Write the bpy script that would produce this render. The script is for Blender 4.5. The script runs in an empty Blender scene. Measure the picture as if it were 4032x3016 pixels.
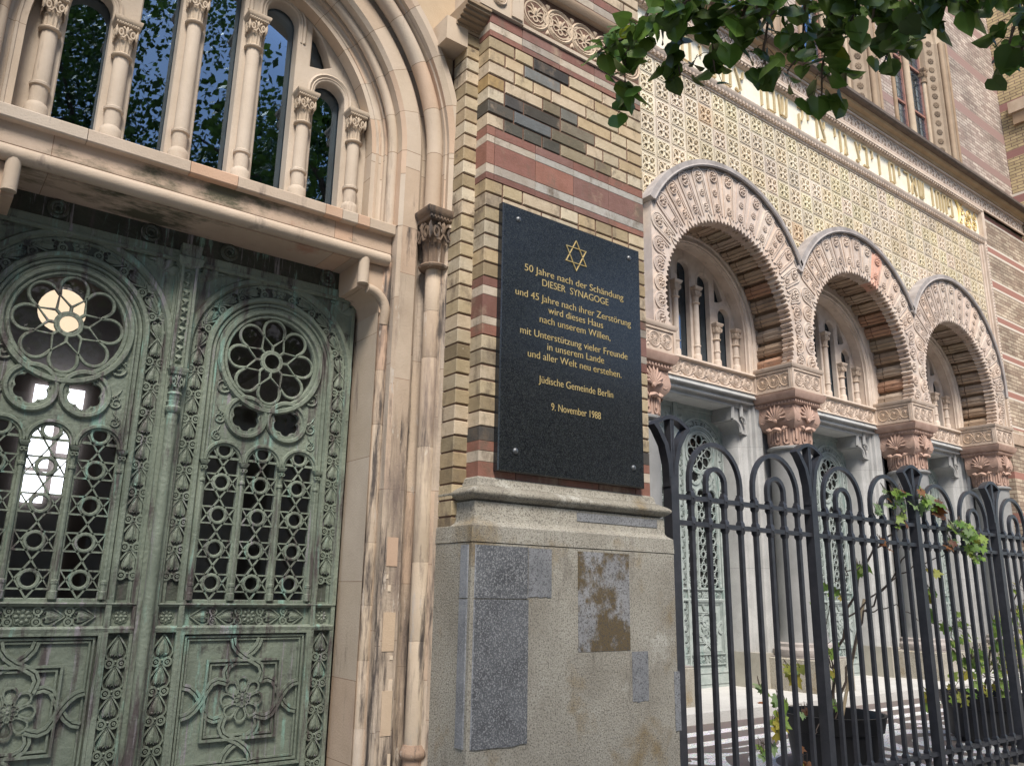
import bpy, bmesh, math, random
from math import sin, cos, pi, radians, sqrt, atan2
import numpy as np
from mathutils import Vector, Matrix

scene = bpy.context.scene
# ------------------------------------------------------------------ camera
YAW, PITCH, ROLL = radians(36.988), radians(14.490), radians(-0.979)
cam_data = bpy.data.cameras.new("camera"); cam_data.sensor_width = 36.0
cam_data.lens = 3201.46 / 4032 * 36.0; cam_data.clip_start = 0.05; cam_data.clip_end = 400
cam = bpy.data.objects.new("camera", cam_data); scene.collection.objects.link(cam)
_fw = Vector((sin(YAW)*cos(PITCH), cos(YAW)*cos(PITCH), sin(PITCH)))
_rt = Vector((cos(YAW), -sin(YAW), 0)); _dn = _fw.cross(_rt)
_r = _rt*cos(ROLL) + _dn*sin(ROLL); _d = -_rt*sin(ROLL) + _dn*cos(ROLL)
EYE = 1.6; DP = 3.3
cam.matrix_world = Matrix(((_r.x, -_d.x, -_fw.x, 0), (_r.y, -_d.y, -_fw.y, -DP), (_r.z, -_d.z, -_fw.z, EYE), (0, 0, 0, 1)))
scene.camera = cam
# ------------------------------------------------------------------ world, sun, exposure
SUN_EL, SUN_AZ = radians(52), radians(205)        # azimuth clockwise from +Y
w = bpy.data.worlds.new("World"); scene.world = w; w.use_nodes = True
nt = w.node_tree; nt.nodes.clear()
wo = nt.nodes.new('ShaderNodeOutputWorld'); bg = nt.nodes.new('ShaderNodeBackground'); sk = nt.nodes.new('ShaderNodeTexSky')
sk.sky_type = 'NISHITA'; sk.sun_disc = False; sk.sun_elevation = SUN_EL; sk.sun_rotation = SUN_AZ
sk.air_density = 1.0; sk.dust_density = 1.0; sk.ozone_density = 1.0
bg.inputs[1].default_value = 0.098
nt.links.new(sk.outputs[0], bg.inputs[0]); nt.links.new(bg.outputs[0], wo.inputs[0])
sun_data = bpy.data.lights.new("sun", 'SUN'); sun_data.energy = 2.7; sun_data.angle = radians(20); sun_data.color = (1.0, 0.93, 0.83)
sun = bpy.data.objects.new("sun", sun_data); scene.collection.objects.link(sun)
sd = Vector((sin(SUN_AZ)*cos(SUN_EL), cos(SUN_AZ)*cos(SUN_EL), sin(SUN_EL)))
sun.rotation_euler = sd.to_track_quat('Z', 'Y').to_euler()
sun.location = (0, -10, 20)
vs = scene.view_settings; vs.view_transform = 'Standard'; vs.look = 'None'; vs.gamma = 1; vs.exposure = 1.08
scene.cycles.max_bounces = 8
random.seed(7)
rnd = random.Random(11)

# ------------------------------------------------------------------ mesh helper
class MB:
    """collects geometry, then links it as ONE mesh object"""
    def __init__(s): s.v = []; s.f = []; s.c = []
    def add(s, verts, faces, col=(1, 1, 1)):
        o = len(s.v); s.v.extend(verts)
        multi = isinstance(col, list)
        for i, f in enumerate(faces):
            s.f.append(tuple(o+k for k in f)); s.c.append(col[i] if multi else col)
        return s
    def box(s, x0, x1, y0, y1, z0, z1, col=(1, 1, 1)):
        vs_ = [(x0,y0,z0),(x1,y0,z0),(x1,y1,z0),(x0,y1,z0),(x0,y0,z1),(x1,y0,z1),(x1,y1,z1),(x0,y1,z1)]
        return s.add(vs_, [(0,3,2,1),(4,5,6,7),(0,1,5,4),(1,2,6,5),(2,3,7,6),(3,0,4,7)], col)
    def brick(s, x0, x1, y0, y1, z0, z1, col=(1,1,1), b=.004):
        """box whose front (-Y) and left (-X) edges are softened"""
        vs_ = [(x0+b,y0,z0+b),(x1-b,y0,z0+b),(x1-b,y0,z1-b),(x0+b,y0,z1-b),
               (x0,y0+b,z0),(x1,y0+b,z0),(x1,y0+b,z1),(x0,y0+b,z1),
               (x0,y1,z0),(x1,y1,z0),(x1,y1,z1),(x0,y1,z1)]
        return s.add(vs_, [(0,1,2,3),(4,5,1,0),(5,6,2,1),(6,7,3,2),(7,4,0,3),(8,9,5,4),(9,10,6,5),(10,11,7,6),(11,8,4,7)], col)
    def prism(s, poly, y0, y1, col=(1,1,1), caps=True):
        """polygon of (x, z) extruded along Y"""
        n = len(poly)
        vs_ = [(x, y0, z) for x, z in poly] + [(x, y1, z) for x, z in poly]
        fs = [(i, (i+1) % n, n+(i+1) % n, n+i) for i in range(n)]
        if caps: fs += [tuple(range(n))[::-1], tuple(range(n, 2*n))]
        return s.add(vs_, fs, col)
    def tube(s, pts, r, n=6, closed=False, col=(1,1,1), cap=True):
        P = [Vector(p) for p in pts]; m = len(P)
        if m < 2: return s
        rr = r if isinstance(r, (list, tuple)) else [r]*m
        vs_ = []; prev = None
        for i in range(m):
            if closed: t = P[(i+1) % m] - P[i-1]
            else: t = P[min(i+1, m-1)] - P[max(i-1, 0)]
            if t.length < 1e-9: t = Vector((0, 0, 1))
            t.normalize()
            if prev is None:
                a = Vector((0, 1, 0)) if abs(t.y) < .9 else Vector((1, 0, 0))
            else: a = prev
            u = (a - t*a.dot(t))
            if u.length < 1e-6: u = t.orthogonal()
            u.normalize(); prev = u; b = t.cross(u)
            for k in range(n):
                an = 2*pi*(k+.5)/n
                vs_.append(tuple(P[i] + (u*cos(an) + b*sin(an))*rr[i]))
        fs = []
        for i in range(m if closed else m-1):
            j = (i+1) % m
            for k in range(n):
                k2 = (k+1) % n
                fs.append((i*n+k, i*n+k2, j*n+k2, j*n+k))
        if not closed and cap:
            fs.append(tuple(range(n))[::-1]); fs.append(tuple((m-1)*n+k for k in range(n)))
        return s.add(vs_, fs, col)
    def ring(s, cx, y, cz, R, r, n=5, m=20, col=(1,1,1)):
        return s.tube([(cx+R*cos(2*pi*i/m), y, cz+R*sin(2*pi*i/m)) for i in range(m)], r, n, True, col)
    def lathe(s, prof, cx, cy, n=16, col=(1,1,1), flute=0, a0=0):
        """profile of (radius, z) about a vertical axis"""
        vs_ = []; m = len(prof)
        for r, z in prof:
            for k in range(n):
                a = 2*pi*k/n + a0
                q = r*(1-flute*(k % 2)) if flute else r
                vs_.append((cx+q*cos(a), cy+q*sin(a), z))
        fs = [(i*n+k, i*n+(k+1) % n, (i+1)*n+(k+1) % n, (i+1)*n+k) for i in range(m-1) for k in range(n)]
        fs += [tuple(range(n))[::-1], tuple((m-1)*n+k for k in range(n))]
        return s.add(vs_, fs, col)
    def rectmold(s, prof, x0, x1, y0, y1, col=(1,1,1)):
        """profile of (outward offset, z) swept round a rectangle, back side open"""
        vs_ = []
        for d, z in prof:
            vs_ += [(x0-d, y1, z), (x0-d, y0-d, z), (x1+d, y0-d, z), (x1+d, y1, z)]
        m = len(prof); fs = []
        for i in range(m-1):
            for k in range(3): fs.append((i*4+k, i*4+k+1, (i+1)*4+k+1, (i+1)*4+k))
        fs += [(3,2,1,0), (m*4-4, m*4-3, m*4-2, m*4-1)]
        return s.add(vs_, fs, col)
    def xmold(s, prof, x0, x1, col=(1,1,1)):
        """profile of (y, z) swept along X, ends closed"""
        n = len(prof)
        vs_ = [(x0, y, z) for y, z in prof] + [(x1, y, z) for y, z in prof]
        fs = [(i, i+1, n+i+1, n+i) for i in range(n-1)] + [tuple(range(n)), tuple(range(n, 2*n))[::-1]]
        return s.add(vs_, fs, col)
    def dome(s, poly, y, h, col=(1,1,1), c=None):
        """a little pillow: polygon (x,z) rising by h towards -Y in the middle"""
        n = len(poly)
        cx = sum(p[0] for p in poly)/n if c is None else c[0]; cz = sum(p[1] for p in poly)/n if c is None else c[1]
        vs_ = [(x, y, z) for x, z in poly] + [(cx+(x-cx)*.6, y-h*.75, cz+(z-cz)*.6) for x, z in poly] + [(cx, y-h, cz)]
        fs = [(i, (i+1) % n, n+(i+1) % n, n+i) for i in range(n)] + [(n+i, n+(i+1) % n, 2*n) for i in range(n)]
        return s.add(vs_, fs, col)
    def place(s, t, o, U=(1,0,0), V=(0,0,1), W=(0,-1,0), sc=1.0, col=None, su=1.0):
        """copy of template t: its x along U, z along V, -y along W"""
        A = np.array(t.v)
        o = np.array(o); U = np.array(U, float); V = np.array(V, float); W = np.array(W, float)
        B = o + sc*(su*A[:, :1]*U + A[:, 2:3]*V - A[:, 1:2]*W)
        off = len(s.v); s.v.extend(map(tuple, B.tolist()))
        for f, c in zip(t.f, t.c):
            s.f.append(tuple(off+k for k in f)); s.c.append(c if col is None else col)
        return s
    def merge(s, t): return s.add(t.v, t.f, list(t.c)) if t.f else s
    def build(s, name, mat, parent=None, smooth=38, label=None):
        me = bpy.data.meshes.new(name); me.from_pydata(s.v, [], s.f); me.update()
        at = me.attributes.new("Col", 'FLOAT_COLOR', 'FACE')
        at.data.foreach_set('color', np.array([tuple(c[:3])+(1.0,) for c in s.c], dtype=np.float32).ravel())
        if s.recalc:
            b = bmesh.new(); b.from_mesh(me); bmesh.ops.recalc_face_normals(b, faces=b.faces); b.to_mesh(me); b.free()
        if smooth:
            me.shade_smooth(); me.set_sharp_from_angle(angle=radians(smooth))
        for m_ in (mat if isinstance(mat, (list, tuple)) else [mat]): me.materials.append(m_)
        ob = bpy.data.objects.new(name, me); scene.collection.objects.link(ob)
        if parent is not None: ob.parent = parent
        if label: ob['label'] = label
        return ob
    recalc = True

def thing(name, label, cat, group=None, loc=(0,0,0)):
    o = bpy.data.objects.new(name, None); scene.collection.objects.link(o); o.location = loc
    o.empty_display_size = .3; return tag(o, label, cat, group)
def tag(o, label, cat, group=None):
    o['label'] = label; o['category'] = cat
    if group: o['group'] = group
    return o
def part(name, parent, label=None):
    """an Empty that gathers the pieces of one part"""
    o = bpy.data.objects.new(name, None); scene.collection.objects.link(o); o.parent = parent; o.empty_display_size = .1
    if label: o['label'] = label
    return o
def setting(o): o['kind'] = 'structure'; return o

def plate(outer, holes, y, thick, bevel=0.0, col=(1,1,1)):
    """flat slab with real openings: outlines in (x, z), front face at y"""
    cu = bpy.data.curves.new("slab", 'CURVE'); cu.dimensions = '2D'; cu.fill_mode = 'BOTH'
    cu.extrude = thick/2-bevel; cu.bevel_depth = bevel; cu.bevel_resolution = 0
    for poly in [outer]+list(holes):
        sp = cu.splines.new('POLY'); sp.points.add(len(poly)-1); sp.use_cyclic_u = True
        for p, q in zip(sp.points, poly): p.co = (q[0], q[1], 0, 1)
    ob = bpy.data.objects.new("slab", cu); scene.collection.objects.link(ob)
    dg = bpy.context.evaluated_depsgraph_get(); dg.update()
    me = bpy.data.meshes.new_from_object(ob.evaluated_get(dg))
    t = MB(); t.add([(v.co.x, y+thick/2-v.co.z, v.co.y) for v in me.vertices], [tuple(p.vertices) for p in me.polygons], col)
    bpy.data.objects.remove(ob); bpy.data.curves.remove(cu); bpy.data.meshes.remove(me)
    return t
def lettering(body, x, y, z, size, width=None, depth=.003, shear=0, cx=.5, space=1.0):
    """text standing in the XZ plane, centred at x on baseline z, facing -Y"""
    cu = bpy.data.curves.new("words", 'FONT'); cu.body = body; cu.size = size; cu.align_x = 'LEFT'; cu.extrude = depth
    cu.space_character = space; cu.offset = -.0005
    ob = bpy.data.objects.new("words", cu); scene.collection.objects.link(ob)
    dg = bpy.context.evaluated_depsgraph_get(); dg.update()
    me = bpy.data.meshes.new_from_object(ob.evaluated_get(dg))
    t = MB()
    if len(me.vertices):
        xs = [v.co.x for v in me.vertices]; x0, x1 = min(xs), max(xs); k = (width/(x1-x0)) if width else 1
        t.add([(x+(v.co.x-x0-(x1-x0)*cx)*k, y-v.co.z, z+v.co.y) for v in me.vertices], [tuple(p.vertices) for p in me.polygons])
    bpy.data.objects.remove(ob); bpy.data.curves.remove(cu); bpy.data.meshes.remove(me)
    return t
def hexfoil(cx, cz, s, n=48, d=.042, p=.034):
    out = []
    for i in range(n):
        a = 2*pi*i/n; t = (a+pi/6) % (pi/3)-pi/6; r = d*cos(t)+sqrt(p*p-d*d*sin(t)**2); out.append((cx+r*s*cos(a+pi/6), cz+r*s*sin(a+pi/6)))
    return out
def circle(cx, cz, r, n=24, a0=0.0): return [(cx+r*cos(a0+2*pi*i/n), cz+r*sin(a0+2*pi*i/n)) for i in range(n)]
def lancet(x0, x1, z0, zs, n=10):
    r = (x1-x0)/2; c = (x0+x1)/2
    return [(x0, z0), (x1, z0)] + [(c+r*cos(pi*i/n), zs+r*sin(pi*i/n)) for i in range(n+1)]
def P3(xa, za, D): return (xa*D, D-DP, EYE+za*D)

# ------------------------------------------------------------------ materials
def mk(name, c1, c2, scale=3.0, rough=.85, bump=.0, bscale=60, attr=False, metal=0.0, streak=None, grain=None, spec=.4, detail=6):
    """streak = (colour, threshold, softness, (sx, sy, sz)) ; grain = (colour, scale, amount)"""
    m = bpy.data.materials.new(name); m.use_nodes = True; t = m.node_tree; N = t.nodes; L = t.links
    b = N['Principled BSDF']; b.inputs['Roughness'].default_value = rough; b.inputs['Metallic'].default_value = metal
    b.inputs['Specular IOR Level'].default_value = spec
    tc = N.new('ShaderNodeTexCoord')
    n1 = N.new('ShaderNodeTexNoise'); n1.inputs['Scale'].default_value = scale; n1.inputs['Detail'].default_value = detail; n1.inputs['Roughness'].default_value = .65
    L.new(tc.outputs['Object'], n1.inputs['Vector'])
    r1 = N.new('ShaderNodeValToRGB'); r1.color_ramp.elements[0].position = .35; r1.color_ramp.elements[1].position = .65
    r1.color_ramp.elements[0].color = (*c1, 1); r1.color_ramp.elements[1].color = (*c2, 1)
    L.new(n1.outputs['Fac'], r1.inputs['Fac']); out = r1.outputs['Color']
    def mix(kind, fac, a, bb):
        x = N.new('ShaderNodeMix'); x.data_type = 'RGBA'; x.blend_type = kind
        if isinstance(fac, float): x.inputs[0].default_value = fac
        else: L.new(fac, x.inputs[0])
        for s_, v in ((6, a), (7, bb)):
            if isinstance(v, tuple): x.inputs[s_].default_value = (*v, 1)
            else: L.new(v, x.inputs[s_])
        return x.outputs[2]
    if attr:
        a = N.new('ShaderNodeAttribute'); a.attribute_name = "Col"
        out = mix('MULTIPLY', 1.0, out, a.outputs['Color'])
    for st in (streak if isinstance(streak, list) else [streak] if streak else []):
        col, th, so, sc = st
        mp = N.new('ShaderNodeMapping'); mp.inputs['Scale'].default_value = sc; L.new(tc.outputs['Object'], mp.inputs['Vector'])
        n2 = N.new('ShaderNodeTexNoise'); n2.inputs['Scale'].default_value = 1; n2.inputs['Detail'].default_value = 7; n2.inputs['Roughness'].default_value = .7
        L.new(mp.outputs['Vector'], n2.inputs['Vector'])
        mr = N.new('ShaderNodeMapRange'); mr.inputs[1].default_value = th; mr.inputs[2].default_value = th+so
        L.new(n2.outputs['Fac'], mr.inputs[0]); out = mix('MIX', mr.outputs[0], out, col)
    if grain:
        col, gs, am = grain
        n3 = N.new('ShaderNodeTexNoise'); n3.inputs['Scale'].default_value = gs; n3.inputs['Detail'].default_value = 3; n3.inputs['Roughness'].default_value = .8
        L.new(tc.outputs['Object'], n3.inputs['Vector'])
        mr = N.new('ShaderNodeMapRange'); mr.inputs[1].default_value = .5; mr.inputs[2].default_value = .62; mr.inputs[4].default_value = am
        L.new(n3.outputs['Fac'], mr.inputs[0]); out = mix('MIX', mr.outputs[0], out, col)
    L.new(out, b.inputs['Base Color'])
    if bump:
        n4 = N.new('ShaderNodeTexNoise'); n4.inputs['Scale'].default_value = bscale; n4.inputs['Detail'].default_value = 5
        L.new(tc.outputs['Object'], n4.inputs['Vector'])
        bp_ = N.new('ShaderNodeBump'); bp_.inputs['Strength'].default_value = bump; bp_.inputs['Distance'].default_value = .01
        L.new(n4.outputs['Fac'], bp_.inputs['Height']); L.new(bp_.outputs['Normal'], b.inputs['Normal'])
    return m
def mglass(name, refl, tint=(1,1,1), rough=.01, wavy=.0, gcol=(1,1,1)):
    m = bpy.data.materials.new(name); m.use_nodes = True; t = m.node_tree; N = t.nodes; L = t.links; N.clear()
    o = N.new('ShaderNodeOutputMaterial'); a = N.new('ShaderNodeBsdfTransparent'); g = N.new('ShaderNodeBsdfGlossy'); x = N.new('ShaderNodeMixShader')
    a.inputs[0].default_value = (*tint, 1); g.inputs['Roughness'].default_value = rough; g.inputs['Color'].default_value = (*gcol, 1)
    lw = N.new('ShaderNodeLayerWeight'); lw.inputs['Blend'].default_value = .35
    mr = N.new('ShaderNodeMapRange'); mr.inputs[3].default_value = refl; mr.inputs[4].default_value = min(1, refl+.5)
    L.new(lw.outputs['Fresnel'], mr.inputs[0]); L.new(mr.outputs[0], x.inputs[0])
    if wavy:
        tc = N.new('ShaderNodeTexCoord'); n = N.new('ShaderNodeTexNoise'); n.inputs['Scale'].default_value = 2.2; L.new(tc.outputs['Object'], n.inputs['Vector'])
        bb = N.new('ShaderNodeBump'); bb.inputs['Strength'].default_value = wavy; bb.inputs['Distance'].default_value = .05; L.new(n.outputs['Fac'], bb.inputs['Height']); L.new(bb.outputs[0], g.inputs['Normal'])
    L.new(a.outputs[0], x.inputs[1]); L.new(g.outputs[0], x.inputs[2]); L.new(x.outputs[0], o.inputs[0]); return m
def memit(name, col, st):
    m = bpy.data.materials.new(name); m.use_nodes = True; b = m.node_tree.nodes['Principled BSDF']
    b.inputs['Base Color'].default_value = (*col, 1); b.inputs['Emission Color'].default_value = (*col, 1); b.inputs['Emission Strength'].default_value = st; return m
def mwall(name, bw, bh, cA, cB, cM, stripes, joint=.010):
    """brick wall for far walls; stripes = list of (z0, z1, colour)"""
    m = bpy.data.materials.new(name); m.use_nodes = True; t = m.node_tree; N = t.nodes; L = t.links
    b = N['Principled BSDF']; b.inputs['Roughness'].default_value = .9
    tc = N.new('ShaderNodeTexCoord'); sx = N.new('ShaderNodeSeparateXYZ'); L.new(tc.outputs['Object'], sx.inputs[0])
    ad = N.new('ShaderNodeMath'); ad.operation = 'ADD'; L.new(sx.outputs[0], ad.inputs[0]); L.new(sx.outputs[1], ad.inputs[1])
    cb = N.new('ShaderNodeCombineXYZ'); L.new(ad.outputs[0], cb.inputs[0]); L.new(sx.outputs[2], cb.inputs[1])
    br = N.new('ShaderNodeTexBrick'); L.new(cb.outputs[0], br.inputs['Vector']); br.inputs['Scale'].default_value = 1
    br.inputs['Brick Width'].default_value = bw; br.inputs['Row Height'].default_value = bh; br.inputs['Mortar Size'].default_value = joint; br.inputs['Bias'].default_value = -.1
    br.inputs['Color1'].default_value = (*cA, 1); br.inputs['Color2'].default_value = (*cB, 1); br.inputs['Mortar'].default_value = (*cM, 1)
    n = N.new('ShaderNodeTexNoise'); n.inputs['Scale'].default_value = .9; n.inputs['Detail'].default_value = 8; n.inputs['Roughness'].default_value = .75
    L.new(tc.outputs['Object'], n.inputs['Vector'])
    mr = N.new('ShaderNodeMapRange'); mr.inputs[1].default_value = .35; mr.inputs[2].default_value = .7; mr.inputs[3].default_value = .55; mr.inputs[4].default_value = 1.2; L.new(n.outputs['Fac'], mr.inputs[0])
    mx = N.new('ShaderNodeMix'); mx.data_type = 'RGBA'; mx.blend_type = 'MULTIPLY'; mx.inputs[0].default_value = 1
    L.new(br.outputs['Color'], mx.inputs[6]); L.new(mr.outputs[0], mx.inputs[7]); out = mx.outputs[2]
    for z0, z1, c in stripes:
        a = N.new('ShaderNodeMath'); a.operation = 'GREATER_THAN'; a.inputs[1].default_value = z0; L.new(sx.outputs[2], a.inputs[0])
        d = N.new('ShaderNodeMath'); d.operation = 'LESS_THAN'; d.inputs[1].default_value = z1; L.new(sx.outputs[2], d.inputs[0])
        e = N.new('ShaderNodeMath'); e.operation = 'MULTIPLY'; L.new(a.outputs[0], e.inputs[0]); L.new(d.outputs[0], e.inputs[1])
        x = N.new('ShaderNodeMix'); x.data_type = 'RGBA'; L.new(e.outputs[0], x.inputs[0]); L.new(out, x.inputs[6]); x.inputs[7].default_value = (*c, 1); out = x.outputs[2]
    L.new(out, b.inputs['Base Color'])
    bp_ = N.new('ShaderNodeBump'); bp_.inputs['Strength'].default_value = .5; bp_.inputs['Distance'].default_value = .01; bp_.invert = True
    L.new(br.outputs['Fac'], bp_.inputs['Height']); L.new(bp_.outputs[0], b.inputs['Normal'])
    return m

SOOT = (.05, .042, .04)
M = dict(
 brick=mk("glazed_brick", (.80,.78,.74), (1.0,1.0,1.0), 14, .62, .25, 90, attr=True, streak=[((.15,.115,.085), .53, .16, (7, 7, 4)), ((.075,.06,.05), .64, .08, (4, 4, 6)), ((.36,.27,.19), .58, .12, (3, 3, 2.5)), ((.62,.55,.42), .66, .10, (20, 20, 14))], spec=.3),
 mortar=mk("mortar", (.13,.075,.055), (.19,.115,.085), 20, .95, .4, 120),
 sand=mk("sandstone", (.46,.38,.30), (.56,.475,.39), 2.2, .88, .18, 110, attr=True, streak=[((.23,.18,.15), .60, .12, (7, 7, 1.1)), ((.40,.27,.21), .62, .2, (1.2, 1.2, .8))]),
 jamb=mk("sooty_sandstone", (.41,.335,.265), (.54,.45,.365), 2.2, .9, .25, 100, attr=True, streak=[((.20,.155,.13), .52, .16, (8, 8, 1.0)), ((.085,.07,.062), .505, .09, (9, 9, .9)), ((.50,.43,.36), .60, .05, (22, 22, 5))]),
 pale=mk("terracotta_pale", (.51,.42,.35), (.64,.545,.465), 4, .8, .15, 80, attr=True, streak=[((.26,.21,.18), .57, .2, (5, 5, 2)), ((.16,.13,.115), .66, .1, (3, 3, 3))]),
 ochre=mk("sandstone_ochre", (.41,.325,.245), (.52,.43,.335), 3, .85, .1, 80, attr=True, streak=((.26,.19,.14), .6, .2, (6, 6, 1.5))),
 terra=mk("terracotta_red", (.36,.235,.185), (.46,.315,.25), 6, .8, .15, 90),
 tile=mk("tile_ochre", (.66,.585,.465), (.75,.685,.565), 1.2, .55, .0, 80, attr=True, spec=.5),
 slate=mk("weathered_lead", (.27,.24,.225), (.38,.345,.325), 5, .8, .1, 60, attr=True),
 goldband=mk("gilded_ground", (.76,.69,.52), (.84,.79,.66), 3, .4, .0, 60, metal=.0, spec=.6),
 lettergold=mk('letter_gold', (.46,.36,.20), (.54,.44,.27), 6, .5, 0, 60, metal=.0),
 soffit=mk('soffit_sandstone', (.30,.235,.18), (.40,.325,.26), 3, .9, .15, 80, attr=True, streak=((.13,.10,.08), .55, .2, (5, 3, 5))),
 plaquegold=mk('plaque_gold', (.58,.43,.17), (.66,.51,.24), 8, .45, 0, 60, metal=.3),
 gold=mk("gilding", (.80,.56,.20), (.86,.66,.30), 8, .38, .0, 60, metal=.55, spec=.6),
 bronze=mk("verdigris_bronze", (.13,.155,.12), (.22,.255,.20), 4, .55, .45, 60, attr=True, metal=.0, streak=[((.075,.062,.06), .52, .10, (12, 12, 1.6)), ((.22,.36,.30), .575, .10, (16, 16, 2.0)), ((.25,.235,.25), .585, .07, (30, 30, 1.6)), ((.045,.042,.04), .60, .1, (5, 5, 4))], spec=.5),
 palebronze=mk("pale_patina", (.25,.29,.275), (.38,.42,.405), 6, .6, .2, 90, attr=True, streak=((.20,.30,.28), .56, .15, (8, 8, 3))),
 granite=mk("tan_granite", (.31,.285,.235), (.42,.395,.335), 3, .85, .5, 140, attr=True, grain=((.11,.095,.08), 105, .85), streak=[((.27,.205,.115), .55, .14, (2.5, 2.5, 2)), ((.17,.15,.125), .58, .16, (5, 5, 1.6)), ((.52,.50,.44), .60, .12, (3.4, 3.4, 2.6))]),
 darkgranite=mk("grey_granite_patch", (.075,.078,.085), (.13,.135,.145), 8, .75, .3, 160, attr=True, grain=((.36,.365,.37), 120, .85)),
 greygranite=mk("grey_granite", (.33,.33,.325), (.43,.43,.425), 2.5, .8, .12, 150, attr=True, grain=((.20,.20,.20), 170, .5), streak=((.22,.21,.195), .58, .2, (4, 4, .8))),
 plaque=mk("black_granite", (.008,.009,.012), (.016,.018,.022), 30, .16, .0, 60, grain=((.06,.066,.062), 210, .75), spec=.5),
 iron=mk("painted_iron", (.030,.031,.037), (.05,.05,.058), 14, .42, .12, 200, spec=.5, streak=((.085,.06,.05), .68, .1, (9, 9, 5))),
 steel=mk("steel", (.16,.165,.17), (.24,.245,.25), 8, .45, 0, 60, metal=.8),
 inner=mk("plaster_dark", (.16,.13,.11), (.20,.17,.15), 2, .95),
 dark=mk("dark_interior", (.012,.012,.014), (.02,.02,.022), 2, .95),
 plastic=mk("black_plastic", (.012,.012,.014), (.02,.02,.022), 6, .5, .05, 60),
 soil=mk("potting_soil", (.05,.035,.025), (.09,.06,.04), 30, .95, .6, 60),
 bark=mk("bark", (.085,.06,.045), (.14,.105,.08), 14, .92, .6, 50),
 vine=mk("vine_wood", (.10,.075,.06), (.17,.13,.105), 20, .9, .4, 90),
 cane=mk("bamboo", (.42,.32,.20), (.52,.42,.28), 9, .7),
 redframe=mk("red_frame", (.26,.12,.09), (.33,.17,.13), 6, .7),
 slab=mk("pale_paving", (.47,.46,.44), (.56,.55,.53), 2.0, .85, .15, 80, grain=((.33,.32,.30), 90, .5)),
 walk=mk("pavement", (.26,.25,.235), (.34,.33,.31), 2.0, .9, .2, 60),
 road=mk("asphalt", (.045,.045,.047), (.06,.06,.062), 3, .9, .3, 120),
 facade=mk("plaster_opposite", (.42,.38,.31), (.50,.46,.39), 1, .9),
 window=mglass("window_glass", .23, (.5,.55,.6), .01, .0, (.58,.78,1.0)),  # bluish glossy colour paints sky blue into the reflection
 doorglass=mglass("door_glass", .06, (.85,.85,.85), .02),
 leadglass=mglass("leaded_glass", .55, (.2,.3,.45), .04, 0, (.55,.75,1.0)),  # blue of the mirrored sky put into the glossy colour
 lamp=memit("lamp_glow", (1.0,.80,.56), .62),
 daylight=memit("bright_opening", (.86,.90,1.0), 2.6),
)
def mleaf(name, c1, c2, trans=.35, gloss=.35):
    m = bpy.data.materials.new(name); m.use_nodes = True; t = m.node_tree; N = t.nodes; L = t.links
    b = N['Principled BSDF']; b.inputs['Roughness'].default_value = gloss; b.inputs['Specular IOR Level'].default_value = .45
    a = N.new('ShaderNodeAttribute'); a.attribute_name = 'Col'
    tc = N.new('ShaderNodeTexCoord'); n = N.new('ShaderNodeTexNoise'); n.inputs['Scale'].default_value = 9; L.new(tc.outputs['Object'], n.inputs['Vector'])
    r = N.new('ShaderNodeValToRGB'); r.color_ramp.elements[0].position = .35; r.color_ramp.elements[1].position = .65
    r.color_ramp.elements[0].color = (*c1, 1); r.color_ramp.elements[1].color = (*c2, 1); L.new(n.outputs['Fac'], r.inputs['Fac'])
    x = N.new('ShaderNodeMix'); x.data_type = 'RGBA'; x.blend_type = 'MULTIPLY'; x.inputs[0].default_value = 1; L.new(r.outputs[0], x.inputs[6]); L.new(a.outputs['Color'], x.inputs[7])
    L.new(x.outputs[2], b.inputs['Base Color'])
    tr = N.new('ShaderNodeBsdfTranslucent'); ms = N.new('ShaderNodeMixShader'); ms.inputs[0].default_value = trans
    L.new(x.outputs[2], tr.inputs[0]); L.new(b.outputs[0], ms.inputs[1]); L.new(tr.outputs[0], ms.inputs[2]); L.new(ms.outputs[0], N['Material Output'].inputs[0])
    return m
M['stained'] = mk('stained_sandstone', (.46,.36,.28), (.56,.45,.36), 2.2, .88, .18, 110, attr=True, streak=[((.115,.105,.07), .50, .10, (1.6, 3.5, 3.5)), ((.42,.24,.17), .60, .1, (2.2, 2, 2))])
M['leaf'] = mleaf("linden_leaf", (.055,.105,.02), (.10,.165,.035))
M['vineleaf'] = mleaf("vine_leaf", (.9,.9,.9), (1,1,1), .35, .5)

# ================================================================== THE SYNAGOGUE (one building)
SYN = thing("synagogue", "ornate brick and sandstone synagogue with round arches filling the whole view", "building")
def jit(a=.08): return 1+rnd.uniform(-a, a)
YEL = [(.51,.415,.27), (.55,.455,.32), (.47,.365,.23), (.59,.51,.385), (.42,.325,.20), (.53,.415,.275), (.50,.42,.30), (.36,.285,.18), (.55,.45,.33)]
def yel():
    c = rnd.choice(YEL); k = jit(.1); return tuple(x*k for x in c)
RED = [(.25,.12,.095), (.21,.105,.085), (.29,.14,.105), (.235,.13,.11)]; CREAM = [(.56,.48,.39), (.48,.42,.35), (.38,.335,.29), (.30,.27,.24)]; BLACKB = (.085,.078,.072)
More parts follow.
